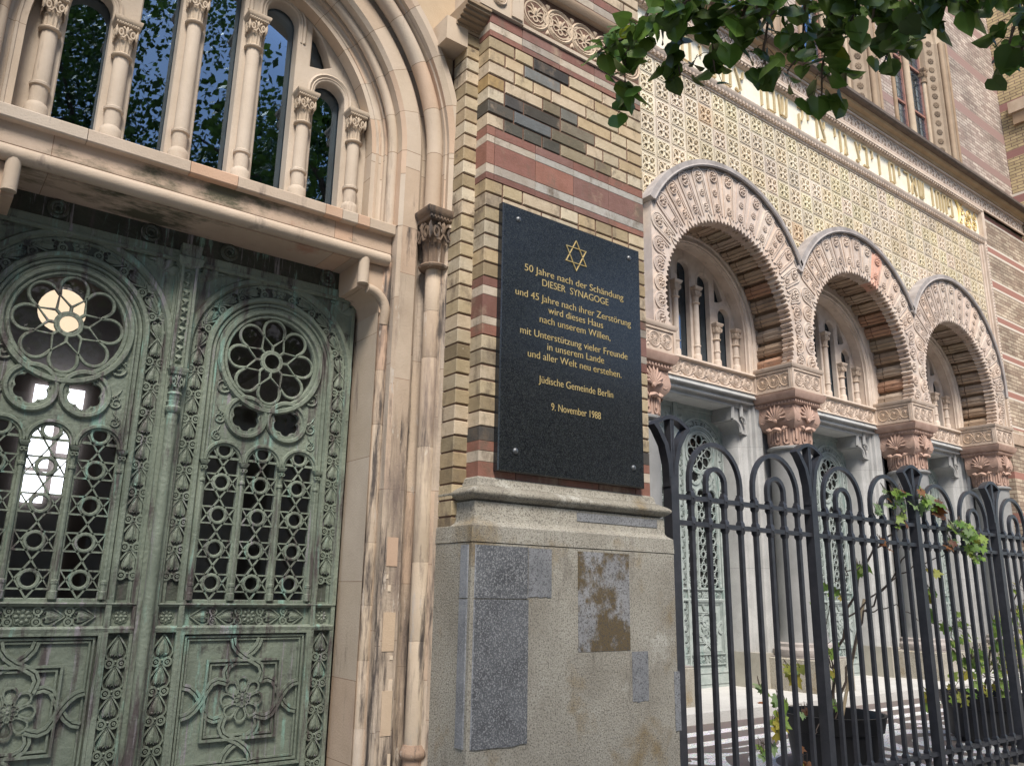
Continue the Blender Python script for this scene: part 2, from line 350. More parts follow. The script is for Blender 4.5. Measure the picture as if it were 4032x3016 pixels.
# ---- brick pier: real bricks in front of a mortar core
XL, XR = 2.285, 3.512
core = MB(); core.box(XL+.006, XR-.004, .007, .34, EYE+.3, 6.2); core.box(2.203+.006, 2.6, .113, .40, .3, 4.8)
core.build("mortar_core", M['mortar'], SYN)
pier = MB(); J = .005
rows = []
for a, b, n in ((.812, 1.30, 6), (1.62, 2.19, 7), (2.513, 3.093, 7)):
    for k in range(n): rows.append((a+(b-a)*k/n, a+(b-a)*(k+1)/n, 'y'))
for z0, z1, t in ((.812,.741,'k'), (.741,.69,'r'), (.69,.635,'c'), (.635,.545,'r'), (1.62,1.57,'r'), (1.57,1.519,'c'), (1.519,1.401,'r'), (1.401,1.356,'c'), (1.356,1.30,'r'),
                  (2.513,2.459,'r'), (2.459,2.415,'c'), (2.415,2.283,'r'), (2.283,2.228,'c'), (2.228,2.19,'r'), (3.247,3.18,'r'), (3.18,3.13,'c'), (3.13,3.093,'r'),
                  (3.66,3.60,'r'), (3.72,3.66,'c'), (3.78,3.72,'r')): rows.append((min(z0,z1), max(z0,z1), t))
for k in range(10): rows.append((3.78+.083*k, 3.78+.083*(k+1), 'y'))
SPECIAL = {0: [(2.61,2.82,(.06,.055,.05))], 1: [(2.67,2.80,(.20,.205,.20))], 3: [(2.29,2.39,(.38,.26,.12)), (2.67,2.80,(.20,.165,.11)), (2.82,2.95,(.17,.165,.145))],
           4: [(2.46,2.61,(.07,.065,.062)), (2.61,2.89,(.07,.062,.05)), (2.95,3.2,(.22,.19,.14))], 5: [(2.28,2.40,(.10,.09,.075)), (2.40,2.53,(.12,.105,.08)), (2.53,2.67,(.15,.16,.165)), (2.67,2.80,(.25,.265,.26)), (2.82,2.95,(.15,.13,.09))],
           6: [(2.46,2.75,(.085,.08,.065)), (2.78,2.99,(.30,.25,.17)), (3.05,3.3,(.24,.20,.13))], 8: [], 11: [(2.82,2.96,(.24,.20,.13)), (2.96,3.1,(.28,.23,.16))]}
for z0, z1, t in rows:
    zz = (z0+z1)/2; Z0, Z1 = EYE+z0+J, EYE+z1-J
    if t == 'y':
        idx = int(round((3.093-z1)/.083)) if z0 > 2.5 and z1 < 3.1 else (8+int(round((2.19-z1)/.0814)) if 1.6 < z0 < 2.2 else 99)
        x = XL; first = True; alt = rnd.random() < .5
        while x < XR-.01:
            wd = (.183 if alt else .115) if first else (.28 if rnd.random() < .45 else .139)
            x1 = x+wd
            if XR-x1 < .07: x1 = XR
            x1 = min(x1, XR); xm = (x+x1)/2; c = yel()
            for a, b, cc in SPECIAL.get(idx, []):
                if a <= xm <= b: kj = jit(.12); c = tuple(v*kj for v in cc)
            if first and rnd.random() < .4 and z0 < 2.6: c = tuple(v*.72 for v in c)
            pier.brick(x+(0 if first else J), x1-(J if x1 < XR else 0), rnd.uniform(-.002,.002), .112, Z0, Z1, c); x = x1; first = False
    else:
        x = XL; first = True
        while x < XR-.01:
            wd = (.055 if zz < 2.6 and zz > 2.1 and first else .236 if first else .29); x1 = min(x+wd, XR)
            if XR-x1 < .05: x1 = XR
            c = {'r': rnd.choice(RED), 'c': CREAM[0] if first else rnd.choice(CREAM), 'k': BLACKB}[t]
            if zz > 2.2 and zz < 2.5 and t == 'c' and x > 2.6: c = (.42,.40,.37)
            e = .0008; kk = jit(.07)
            pier.brick(x, x1-.003, rnd.uniform(-.001,.001), .112, EYE+z0+e, EYE+z1-e, tuple(v*kk for v in c), b=.0015); x = x1; first = False
upb = MB()
keep = [i for i, f in enumerate(pier.f) if pier.v[f[0]][2] > EYE+3.5]
for i in keep: upb.add([pier.v[k] for k in pier.f[i]], [tuple(range(len(pier.f[i])))], pier.c[i])
ks = set(keep); pier.f, pier.c = [f for i, f in enumerate(pier.f) if i not in ks], [c for i, c in enumerate(pier.c) if i not in ks]
upb.build('upper_brickwork', M['brick'], SYN, smooth=0)
bp_ = pier.build("brick_pier", M['brick'], SYN, label="yellow brick pier with red and cream striped bands, some bricks blackened")
# stepped brick strip between pier and portal
strip = MB(); z = .20
while z < 3.16:
    c = yel(); k = rnd.choice((.6, .85, 1, 1)); strip.brick(2.203, 2.33, .106+rnd.uniform(-.002,.002), .236, EYE+z+J, EYE+z+.0815-J, tuple(v*k for v in c)); z += .0815
strip.build("brick_corner_strip", M['brick'], SYN)
# stone corner block, corbel and roundel frieze over the pier
TR = MB()                                                # roundel template, radius 1, in x/z, relief towards -y
TR.ring(0, 0, 0, .93, .10, 5, 22); TR.ring(0, 0, 0, .72, .06, 4, 20)
TR.dome([(0+.10*cos(a)*1.0, .12+.28*sin(a)) for a in [2*pi*i/10 for i in range(10)]], 0, .16)
for k in range(7):
    a = radians(-20+k*220/6); p = [(0, 0, -.12), (.36*cos(a), -.05, .05+.36*sin(a)), (.58*cos(a), -.04, .02+.58*sin(a))]
    if abs(k-3) > 0: TR.tube(p, [.05,.07,.03], 4)
TR.ring(0, -.02, -.36, .16, .06, 4, 10)
for sx in (-1, 1): TR.tube([(sx*.12, 0, -.3), (sx*.36, -.02, -.42), (sx*.5, -.02, -.25), (sx*.4, -.02, -.15)], .05, 4)
TB = MB(); TB.ring(0, 0, 0, .32, .09, 4, 10); TB.dome([(.0+.12*cos(a), .12*sin(a)) for a in [2*pi*i/6 for i in range(6)]], 0, .12)
for sz in (-1, 1):
    TB.tube([(-.42, 0, sz*.62), (-.2, -.02, sz*.45), (0, 0, sz*.36), (.2, -.02, sz*.45), (.42, 0, sz*.62)], .06, 4)
    TB.dome([(-.2, sz*.9), (0, sz*.55), (.2, sz*.9), (.12, sz*.98), (0, sz*.92), (-.12, sz*.98)], 0, .1)
def band_of_roundels(mb, o, U, V, W, length, n, R, col=(1,1,1)):
    o = np.array(o, float); U = np.array(U, float); p = length/n
    for k in range(n):
        mb.place(TR, o+U*(p*(k+.5)), U, V, W, R, col)
        if k < n-1: mb.place(TB, o+U*(p*(k+1)), U, V, W, R, col)
fr = MB(); c0 = (.98,.97,.95)
fr.box(2.515, 3.514, .012, .3, EYE+3.262, EYE+3.56, (.60,.55,.5))
fr.box(2.515, 3.514, -.012, .012, EYE+3.250, EYE+3.272, c0); fr.xmold([(.012, EYE+3.545), (-.03, EYE+3.548), (-.05, EYE+3.575), (-.05, EYE+3.60), (.012, EYE+3.602)], 2.515, 3.514, (.7,.62,.55))
band_of_roundels(fr, (2.52, .010, EYE+3.407), (1,0,0), (0,0,1), (0,-1,0), .99, 5, .112, (1.05,1.0,.92))
fr.box(2.20, 2.512, -.02, .3, EYE+3.255, EYE+4.0, (1.05,1.03,1.0)); fr.box(2.42, 2.50, -.03, -.02, EYE+3.27, EYE+4.0, (1.05,1.03,1.0))
fr.place(TR, (2.33, -.03, EYE+3.62), (1,0,0), (0,0,1), (0,-1,0), .135, (1.1,1.05,1)); fr.place(TR, (2.33, -.03, EYE+3.35), (1,0,0), (0,0,1), (0,-1,0), .05, (1.1,1.05,1))
fr.prism([(2.06, EYE+3.03), (2.204, EYE+3.03), (2.204, EYE+3.18), (2.06, EYE+3.18)], .104, .3, (1.1,1.06,1.0))
for k in range(6):                                       # quarter-round corbel
    a = k*pi/12; fr.box(2.12, 2.285, -.02+.115*(1-sin(a)), .3, EYE+3.15+.1*(k/6), EYE+3.15+.1*((k+1)/6), (.62,.55,.46))
fr.build("roundel_frieze", M['sand'], SYN)
# spandrel slab above the arch
CX, ZC = .98, EYE+2.40
_ar = [.10+(pi-.20)*i/30 for i in range(31)]
sp = plate([(2.202, EYE+2.53), (2.202, EYE+4.8), (-1.2, EYE+4.8), (-1.2, EYE+2.53)]+[(CX+1.215*cos(a), ZC+1.215*sin(a)) for a in _ar[::-1]], [], .255, .10, col=(.95,.88,.76)); sp.box(-1.2, 2.2, .225, .27, EYE+3.66, EYE+4.6, (1.06,1.02,.92))
sp.build("spandrel_slab", M['sand'], SYN)
# ---- granite plinth
pl = MB(); G1 = (1,1,1); G2 = (.86,.85,.82)
pl.rectmold([(.0,EYE+.56), (.012,EYE+.55), (.018,EYE+.52), (.03,EYE+.502), (.034,EYE+.492)], XL, XR, 0, .30, G1)
pl.rectmold([(.032,EYE+.512)]+[(.032+.052*sin(pi*k/10), EYE+.51-.076*k/10) for k in range(11)]+[(.028,EYE+.432)], XL, XR, 0, .25, G2)
pl.rectmold([(.038,EYE+.433), (.05,EYE+.432), (.052,EYE+.345), (.06,EYE+.33), (.085,EYE+.312), (.088,EYE+.235)], XL, XR, 0, .30, G1)
pl.rectmold([(.082,EYE+.232), (.085,EYE+.229), (.085,-.05)], XL, XR, 0, .30, G1)
fl_ = MB(); fl_.box(2.209, 2.36, .0, .35, EYE+.15, EYE+.30); fl_.build('mortar_core', M['mortar'], SYN, smooth=0)
g = pl.build("granite_plinth", M['granite'], SYN, label="moulded tan granite plinth with grey repair patches")
def patch(name, x0, x1, z0, z1, mat, d=.003, wrap=False, jag=0, label=None):
    m = MB(); y = -.085-d; k = .976
    x0, x1, z0, z1 = x0*k, x1*k, EYE+z0*k, EYE+z1*k
    if wrap:
        m.add([(2.200-d, -.06, z0), (2.200-d, .0, z0-.0), (2.200-d, .0, z1), (2.200-d, -.06, z1)], [(0,1,2,3)], (2.1,2.1,2.1))
        m.add([(2.200-d, -.06, z0), (2.225, y, z0), (2.225, y, z1), (2.200-d, -.06, z1)], [(0,1,2,3)], (1.9,1.9,1.9)); x0 = 2.225  # side and chamfer coloured brighter, painting light from the left
    pts = [(x0, z0)]
    n = 8
    for i in range(1, n): pts.append((x0+(x1-x0)*i/n, z0+(rnd.uniform(-jag, jag))))
    pts += [(x1, z0), (x1, z1), (x0, z1)]
    m.prism(pts, y, -.084, (1,1,1)); return m.build(name, mat, g, smooth=0, label=label)
patch("stone_patch", 2.254, 2.599, -.024, .226, M['darkgranite'], .004, True, label="dark grey granite block under the ledge")
patch("stone_patch", 2.253, 2.604, -.693, -.030, M['darkgranite'], .005, True, .006, label="tall dark grey granite block at the left edge")
M['midgranite'] = mk("blue_grey_granite", (.20,.205,.215), (.29,.295,.305), 8, .8, .4, 160, attr=True, grain=((.08,.08,.085), 95, .9))
M['rustgranite'] = mk("rusty_granite", (.25,.25,.255), (.33,.33,.335), 5, .8, .4, 150, attr=True, grain=((.07,.065,.06), 95, .9), streak=[((.13,.095,.05), .45, .10, (5.5, 5.5, 4.5))])
patch("stone_patch", 2.604, 2.755, -.017, .224, M['midgranite'], .003, jag=.004, label="small blue grey granite patch")
patch("stone_patch", 2.937, 3.315, -.287, .222, M['rustgranite'], .002, label="rust stained granite patch")
patch("stone_patch", 3.326, 3.45, -.548, -.295, M['midgranite'], .002, jag=.012)
patch("stone_patch", 3.655, 3.70, -.721, -.41, M['midgranite'], .004)
m = MB(); m.box(2.89, 3.50, -.0545, -.05, EYE+.375, EYE+.42); m.build("stone_patch", M['midgranite'], g, smooth=0)

# ---- portal: moulded jambs and archivolt swept up the sides and round the arch
CX, ZC = .98, EYE+2.40
def path_samples(zb, seed, step=.42):
    """(kind, value, colour): up the right side, round, down the left"""
    q = random.Random(seed); out = []; z = zb
    tones = [(1,1,1), (.95,.92,.9), (1.06,1.03,1.0), (1.03,.90,.82), (.98,.95,.9), (1.0,.98,.96), (.93,.86,.8), (1.02,1,.98)]
    def colr(): return q.choice(tones)
    J = (.45,.38,.33)
    right = []
    while z < ZC-.12:
        z1 = min(z+step*q.uniform(.7,1.5), ZC); right.append((z, z1, colr())); z = z1
    if z < ZC: right.append((z, ZC, colr()))
    S = []
    for z0, z1, c in right: S += [(('R', z0), c), (('R', z1-.004), J)]
    n = 13
    for k in range(n):
        c = colr(); a0, a1 = pi*k/n, pi*(k+1)/n
        for i in range(4): S.append((('A', a0+(a1-a0-.003)*i/4), c))
        S[-1] = (S[-1][0], c); S.append((('A', a1-.003), J))
    z = ZC
    while z > zb: S.append((('L', z), colr())); z -= step*q.uniform(.8, 1.4)
    S.append((('L', zb), (1,1,1)))
    return S
def at_path(s, r, D):
    k, v = s
    if k == 'R': return (CX+r, D-DP, v)
    if k == 'L': return (CX-r, D-DP, v)
    return (CX+r*cos(v), D-DP, ZC+r*sin(v))
def sweep(mb, prof, zb, seed):
    for i in range(len(prof)-1):
        S = path_samples(zb, seed*100+i//1)
        (xa, da), (xb, db) = prof[i], prof[i+1]
        v = []; f = []; c = []
        for s, _ in S: v += [at_path(s, xa-CX, da), at_path(s, xb-CX, db)]
        for k in range(len(S)-1): f.append((2*k, 2*k+1, 2*k+3, 2*k+2)); c.append(S[k][1])
        mb.add(v, f, c)
def sweep_roll(mb, x, D, r, zb, seed, n=10):
    S = path_samples(zb, seed, .5); v = []; f = []; c = []
    for s, _ in S:
        for k in range(n): a = 2*pi*k/n; v.append(at_path(s, x-CX+r*cos(a), D+r*sin(a)))
    for i in range(len(S)-1):
        for k in range(n): f.append((i*n+k, i*n+(k+1) % n, (i+1)*n+(k+1) % n, (i+1)*n+k)); c.append(S[i][1])
    mb.add(v, f, c)
ZL = EYE+1.70                                             # lintel soffit
up = MB(); up.recalc = False
outer = [(2.25,3.50), (2.212,3.50), (2.180,3.52), (2.180,3.545), (2.172,3.55), (2.172,3.67), (2.085,3.685), (2.085,3.655), (2.066,3.64), (1.975,3.64), (1.955,3.66), (1.955,3.76)]
sweep(up, outer, ZL+.24, 3)
sweep(up, [(1.955,3.755), (1.925,3.765), (1.905,3.765), (1.905,3.785), (1.895,3.79), (1.835,3.79), (1.835,3.87)], ZL+.2, 5)
sweep_roll(up, 2.135, 3.605, .047, EYE+2.02, 8); sweep_roll(up, 1.937, 3.732, .029, ZL+.2, 9); sweep_roll(up, 1.87, 3.795, .012, ZL+.2, 10, 6)
arch = up.build("portal_archivolt", M['sand'], SYN, label="stepped sandstone archivolt of rolls and hollows over the portal")
lo = MB(); lo.recalc = False
def jamb(mb, prof, z0, z1, seed, mirror=False):
    for i in range(len(prof)-1):
        q = random.Random(seed+i*7); z = z0; (xa, da), (xb, db) = prof[i], prof[i+1]
        while z < z1-.01:
            h = min(z+q.uniform(.35,.75), z1)
            if z1-h < .15: h = z1
            c = q.choice([(1,1,1), (.95,.93,.9), (1.07,1.04,1.0), (1.03,.93,.86), (.9,.85,.8), (1.04,1.0,.95), (1.0,.98,.95)])
            X = (lambda x: 2*CX-x) if mirror else (lambda x: x)
            for a, b, cc in ((z, h-.003, c), (h-.003, h, (.5,.4,.35))):
                mb.add([(X(xa), da-DP, a), (X(xb), db-DP, a), (X(xb), db-DP, b), (X(xa), da-DP, b)], [(0,1,2,3)], cc)
            z = h
jp = [(2.25,3.525), (2.205,3.525), (2.19,3.545), (2.172,3.55), (2.172,3.67), (2.085,3.685), (2.085,3.655), (2.066,3.64), (1.975,3.64), (1.958,3.66), (1.958,3.745), (1.915,3.745), (1.903,3.725), (1.903,3.99)]
for mir in (False, True):
    lo = MB(); lo.recalc = False; jamb(lo, jp[:12], -.05, EYE+.5, 40, mir); jamb(lo, jp[:12], EYE+.5, ZL+.24, 77, mir)
    rv = MB(); rv.recalc = False; jamb(rv, jp[11:], -.05, ZL+.24, 91, mir); rv.build('portal_reveal', M['sand'], SYN)
    lo.build("portal_jamb", M['jamb'], SYN, label=None if mir else "weathered sandstone jamb blackened in streaks, pale repair pieces let in")
rep = None                                                # pale and pink repair pieces let into the jamb
for x0, x1, z0, z1, c in ((1.985,2.045,.42,.56,(1.02,.86,.77)), (1.985,2.05,.02,.20,(1.1,1.0,.88)), (2.0,2.055,-.36,-.16,(1.08,.99,.88)), (2.03,2.047,-.02,.0,(1.35,1.35,1.3)), (2.02,2.038,-.52,-.49,(1.3,1.3,1.25)), (2.045,2.06,-.50,-.44,(1.3,1.25,1.15)), (2.0,2.016,.30,.33,(1.35,1.35,1.3)),
                      (1.99,2.0,.36,.38,(1.35,1.35,1.3)), (2.03,2.052,-.16,-.11,(1.3,1.26,1.2))):
    rep = MB(); rep.box(x0, x1, 3.64-DP-.003, 3.64-DP+.01, EYE+z0-.3, EYE+z1-.3, c); rep.build("repair_patch", M['sand'], SYN, smooth=0)
def shaft_piece(name, x, D, r, z0, z1, seed, mat):
    q = random.Random(seed); mb = MB(); z = z0
    while z < z1-.01:
        h = min(z+q.uniform(.25,.6), z1)
        if z1-h < .12: h = z1
        mb.lathe([(r*.985, z), (r, z+.006), (r, h-.004), (r*.95, h)], x, D-DP, 16, q.choice([(1,1,1), (1.08,1.05,1), (1.04,.88,.80), (.92,.86,.8), (1.05,1.0,.95), (1.05,1.02,.95)])); z = h
    return mb.build(name, mat, None)
def capital(mb, x, y, z0, z1, wd, col=(1,1,1), neck=True):
    """square leafy capital: necking ring, fluted neck, curled leaves, abacus"""
    h = z1-z0
    mb.lathe([(wd*.30, z0), (wd*.42, z0+h*.02), (wd*.44, z0+h*.05), (wd*.40, z0+h*.08), (wd*.33, z0+h*.10)], x, y, 14, col)
    mb.lathe([(wd*.31, z0+h*.09), (wd*.33, z0+h*.38), (wd*.36, z0+h*.44)], x, y, 24, col, flute=.13)
    mb.lathe([(wd*.34, z0+h*.40), (wd*.37, z0+h*.46), (wd*.44, z0+h*.62), (wd*.50, z0+h*.80)], x, y, 4, col, a0=pi/4)
    for U, W in (((1,0,0), (0,-1,0)), ((0,-1,0), (-1,0,0)), ((0,1,0), (1,0,0))):
        t = MB()
        for sx in (-1, 1):
            t.ring(sx*.23, -.02, .60, .085, .035, 4, 9); t.tube([(sx*.23, 0, .49), (sx*.10, -.03, .47), (0, -.02, .58), (sx*.06, -.03, .72)], .03, 4)
            t.dome([(sx*.40, .46), (sx*.46, .60), (sx*.42, .78), (sx*.34, .66), (sx*.33, .52)], 0, .07)
            t.dome([(sx*.03, .66), (sx*.2, .74), (sx*.12, .8)], -.01, .04)
        t.dome([(-.07, .62), (0, .54), (.07, .62), (.05, .76), (0, .82), (-.05, .76)], -.01, .08)
        o = np.array((x, y, z0))+np.array(W)*wd*.40
        tt = MB(); tt.v = [(a*wd, b*wd, c*h) for a, b, c in t.v]; tt.f = t.f; tt.c = t.c
        mb.place(tt, o, U, (0,0,1), W, 1.0, col)
    mb.rectmold([(wd*.44, z0+h*.80), (wd*.47, z0+h*.82), (wd*.47, z0+h*.86), (wd*.52, z0+h*.89), (wd*.56, z0+h*.95), (wd*.56, z1)], x, x, y, y+wd*.45, col)
    for k in range(9): mb.box(x-wd*.46+k*wd*.103, x-wd*.46+k*wd*.103+wd*.06, y-wd*.495, y-wd*.46, z0+h*.83, z0+h*.88, col)
for mir in (0, 1):
    p_ = part("portal_column", SYN, label="slender sandstone column with blackened leafy capital beside the brick" if not mir else None)
    X = 2.158 if not mir else 2*CX-2.158
    o = shaft_piece("shaft", X, 3.595, .046, EYE-.70, EYE+1.72, 5+mir, M['jamb']); o.parent = p_
    b = MB(); b.lathe([(.05,EYE-.70), (.056,EYE-.715), (.066,EYE-.73), (.068,EYE-.745), (.06,EYE-.76), (.05,EYE-.765), (.05,EYE-.9), (.058,EYE-1.7)], X, .295, 16, (.75,.62,.55)); b.build("base", M['jamb'], p_)
    b = MB(); capital(b, X, .295, EYE+1.70, EYE+2.03, .20, (.42,.36,.32)); b.build("capital", M['jamb'], p_)
    o = shaft_piece("slim_shaft", 1.940 if not mir else 2*CX-1.940, 3.732, .029, EYE-1.65, EYE+1.735, 15+mir, M['jamb']); o.parent = SYN
# ---- lintel with shoulder corbels
LY = 3.72-DP; RX = 1.903
lt = part("portal_lintel", SYN, label="long beige sandstone lintel with round moulding and shoulder corbels")
b = MB(); segs = [(-.6,.30,(1,1,1)), (.30,1.62,(1.0,.96,.93)), (1.62,1.722,(1.08,.93,.84)), (1.722,1.957,(.98,.94,.9))]
for a, c_, col in segs: b.box(a, c_-.003, LY, .68, EYE+1.70, EYE+1.89, col)
b.box(-.6, 1.957, LY+.001, .67, EYE+1.701, EYE+1.888, (.5,.4,.35))
b.build("lintel_block", M['stained'], lt)
b = MB()
for a, c_, col in [(-.6,.42,(1,1,1)), (.42,.86,(1,.97,.95)), (.86,1.085,(1.08,.85,.73)), (1.085,1.545,(1,.96,.93)), (1.545,1.64,(1.08,.88,.78)), (1.64,1.73,(1,1,1)), (1.73,1.80,(1.05,.85,.75)), (1.80,1.957,(.92,.88,.84))]:
    b.xmold([(.70, EYE+1.885), (LY-.035, EYE+1.886), (LY-.04, EYE+1.892), (LY-.04, EYE+1.942), (LY-.034, EYE+1.948), (.70, EYE+1.952)], a, c_-.003, col)
b.build("sill", M['sand'], lt)
b = MB(); zr = EYE+1.738
b.tube([(-.6, LY-.018, zr), (1.93, LY-.018, zr)], .036, 12, col=(1.02,.98,.94)); b.box(-.6, 1.955, LY-.012, LY+.002, EYE+1.7795, EYE+1.785, (.3,.24,.2))
for mir in (0, 1):
    X = (lambda x: 2*CX-x) if mir else (lambda x: x)
    b.tube([(X(1.79), LY-.016, zr), (X(1.79), LY-.016, EYE+1.572)], .030, 12, col=(1,.97,.93))
    b.tube([(X(1.82+.115*sin(a)), LY-.01, EYE+1.45+.105*cos(a)) for a in [pi/2*i/8 for i in range(9)]]+[(X(1.936), LY+.005, EYE+1.38)], .026, 10, col=(.9,.85,.8))
b.build("roll_moulding", M['sand'], lt)
b = MB(); b.recalc = True
for mir in (0, 1):
    X = (lambda x: 2*CX-x) if mir else (lambda x: x)
    poly = [(1.768, EYE+1.702), (1.768, EYE+1.556), (1.80, EYE+1.556)]+[(1.80+.103*sin(a), EYE+1.445+.105*cos(a)) for a in [pi/2*i/7 for i in range(8)]]+[(1.955, EYE+1.40), (1.955, EYE+1.702)]
    b = MB(); b.prism([(X(x), z_) for x, z_ in poly], LY, .685, (1.0,.90,.83)); b.build("corbel", M['sand'], lt)
# ---- arched window over the lintel: pierced tracery, colonnettes, panes
def tympanum(cx, zc, R, D, zs, sp, hw, caps, springs, cr, name, mat, glassD, parent, capw, tri=True, label=None, lite=False):
    """caps: cap-top z of colonnettes at +-.5, 1.5, 2.5 spacings; springs: springing z of lights 0, +-1, +-2"""
    root = part(name, parent, label=label)
    holes = []
    for k in range(-2, 3):
        c = cx+k*sp; holes.append(lancet(c-hw, c+hw, zs-.12, springs[abs(k)]))
    if tri:
        for s in (-1, 1):
            x0 = cx+s*sp*1.55; x1 = cx+s*sp*2.0; S2 = springs[2]; th = .083*sp/.3055
            holes.append([(x0, S2+th*1.62), (cx+s*sp*1.80, S2+th*1.78), (x1, S2+th*2.2), (cx+s*sp*1.88, S2+th*3.4), (cx+s*sp*1.74, S2+th*4.3), (x0, S2+th*4.9)][::s])
    o = [(cx-R-.02, zs-.14), (cx+R+.02, zs-.14)]+[(cx+(R+.02)*cos(pi*i/28), zc+(R+.02)*sin(pi*i/28)) for i in range(29)]
    y = D-DP; t = plate(o, holes, y, glassD-D-.005, .006)
    for k in range(-2, 3):                                  # mouldings round each light
        c = cx+k*sp; s0 = springs[abs(k)]
        for rr, tr, dy in ((hw+.030, .010, .0), (hw+.012, .006, .0)):
            t.tube([(c+rr, y+dy, s0-.12)]+[(c+rr*cos(pi*i/12), y+dy, s0+rr*sin(pi*i/12)) for i in range(13)]+[(c-rr, y+dy, s0-.12)], tr, 5)
    t.build("tracery", mat, root)
    pn = MB(); pn.add([(cx-R, glassD-DP, zs-.13), (cx+R, glassD-DP, zs-.13)]+[(cx+R*cos(pi*i/24), glassD-DP, zc+R*sin(pi*i/24)) for i in range(25)], [tuple(range(27))])
    pn.build("pane", M['window'], root, smooth=0)
    for i in range(6):
        q = i-2.5; X = cx+q*sp; zt = caps[int(abs(q))]; cb = MB(); yy = y-cr*.55
        z0 = zs; hcap = capw*1.75
        cb.lathe([(cr*1.35, z0-.02), (cr*1.35, z0+.10*capw/.12), (cr*1.25, z0+.125*capw/.12), (cr*1.0, z0+.135*capw/.12), (cr, z0+.22*capw/.12), (cr*1.22, z0+.225*capw/.12), (cr*1.25, z0+.237*capw/.12), (cr*1.0, z0+.245*capw/.12), (cr*.96, zt-hcap), (cr*.9, zt-hcap+.01)], X, yy, 12, (1,1,1))
        capital(cb, X, yy, zt-hcap, zt, capw, (1.0,.97,.92)); cb.build("colonnette", mat, root)
    return root
Wz = lambda a: EYE+a*3.88
tympanum(.985, ZC, .87, 3.875, EYE+1.95, .3055, .097, (Wz(.766), Wz(.680), Wz(.680)), (EYE+3.15, EYE+3.08, EYE+2.70), .036, "portal_window", M['sand'], 3.965, SYN, .112,
         label="fan of narrow round-headed lights between sandstone colonnettes, trees and sky mirrored in the glass")

# ================================================================== bronze doors
PAL = MB()                                                # palmette: pitch 1 along z, centred, half width .36
def _heart():
    h = [(0,.46), (.07,.36), (.15,.22), (.22,.06), (.235,-.06), (.18,-.17), (.09,-.19), (.0,-.10)]
    h = [(x*.86, z) for x, z in h]
    return h + [(-x, z) for x, z in h[-2:0:-1]]
PAL.dome(_heart(), -.02, .045, c=(0, .05)); PAL.tube([(x*1.04, -.035, z*1.02) for x, z in _heart()], .02, 4, True); PAL.tube([(0,-.11,.34), (0,-.14,.1), (0,-.10,-.08)], .018, 3, cap=False)
for sx in (-1, 1):
    PAL.tube([(0,-.02,.56), (sx*.10,-.05,.42), (sx*.22,-.06,.25), (sx*.33,-.05,.08), (sx*.35,-.05,-.08), (sx*.28,-.05,-.22), (sx*.12,-.05,-.26)], [.03,.035,.035,.035,.04,.035,.03], 4)
    PAL.ring(sx*.20, -.05, -.40, .14, .05, 4, 11); PAL.ring(sx*.20, -.07, -.40, .045, .03, 4, 6)
    PAL.dome([(sx*.115+.062*cos(a), -.145+.055*sin(a)) for a in [2*pi*i/7 for i in range(7)]], -.062, .03, (.06,.06,.06))  # near-black bumps paint the shaded holes inside the curls
PAL.dome([(.055*cos(a), -.34+.05*sin(a)) for a in [2*pi*i/8 for i in range(8)]], -.05, .09)
PAL.tube([(-.12,-.05,-.46), (.12,-.05,-.46)], .03, 4)
ROS = MB()                                                # rosette, radius 1
for k in range(8):
    a = 2*pi*k/8; ROS.dome([(.56*cos(a)+.26*cos(b_)*cos(a)-.21*sin(b_)*sin(a), .56*sin(a)+.26*cos(b_)*sin(a)+.21*sin(b_)*cos(a)) for b_ in [2*pi*i/8 for i in range(8)]], -.02, .16)
    ROS.ring(.62*cos(a), -.05, .62*sin(a), .27, .05, 4, 9)
ROS.dome(circle(0, 0, .25, 8), -.06, .16); ROS.ring(0, -.08, 0, .26, .05, 4, 10)
ROSF = MB()                                               # flat eight-petalled flower with raised rims
ROSF.dome([((.86+.10*cos(8*a))*cos(a), (.86+.10*cos(8*a))*sin(a)) for a in [2*pi*i/48 for i in range(48)]], 0, .10)
for k in range(8):
    a = 2*pi*k/8; c_, s_ = cos(a), sin(a)
    P = [(.30,-.02), (.42,-.13), (.62,-.23), (.80,-.25), (.93,-.15), (.97,0)]; P = P+[(x, -z) for x, z in P[-2::-1]]
    ROSF.tube([(x*c_-z*s_, -.12, x*s_+z*c_) for x, z in P], .055, 4, True)
ROSF.dome(circle(0, 0, .2, 8), -.08, .14)
SCR = MB()                                                # spiral tendril, radius about 1
_sp = []
for i in range(26):
    a = i*.42; r = .95*(1-i/29); _sp.append((r*cos(a+pi*.5), -.06-.02*(i/26), r*sin(a+pi*.5)))
SCR.tube([(.55,-.03,1.9), (.35,-.05,1.5), (.15,-.06,1.2)]+_sp, [.05,.09,.12]+[.13-.003*i for i in range(26)], 5)
for k in range(7): a = .9+k*.55; SCR.dome([(.72*cos(a)+.14*cos(b_), .72*sin(a)+.14*sin(b_)) for b_ in [2*pi*i/6 for i in range(6)]], -.1, .08)
def tone(k=1.0): return (k, k, k)
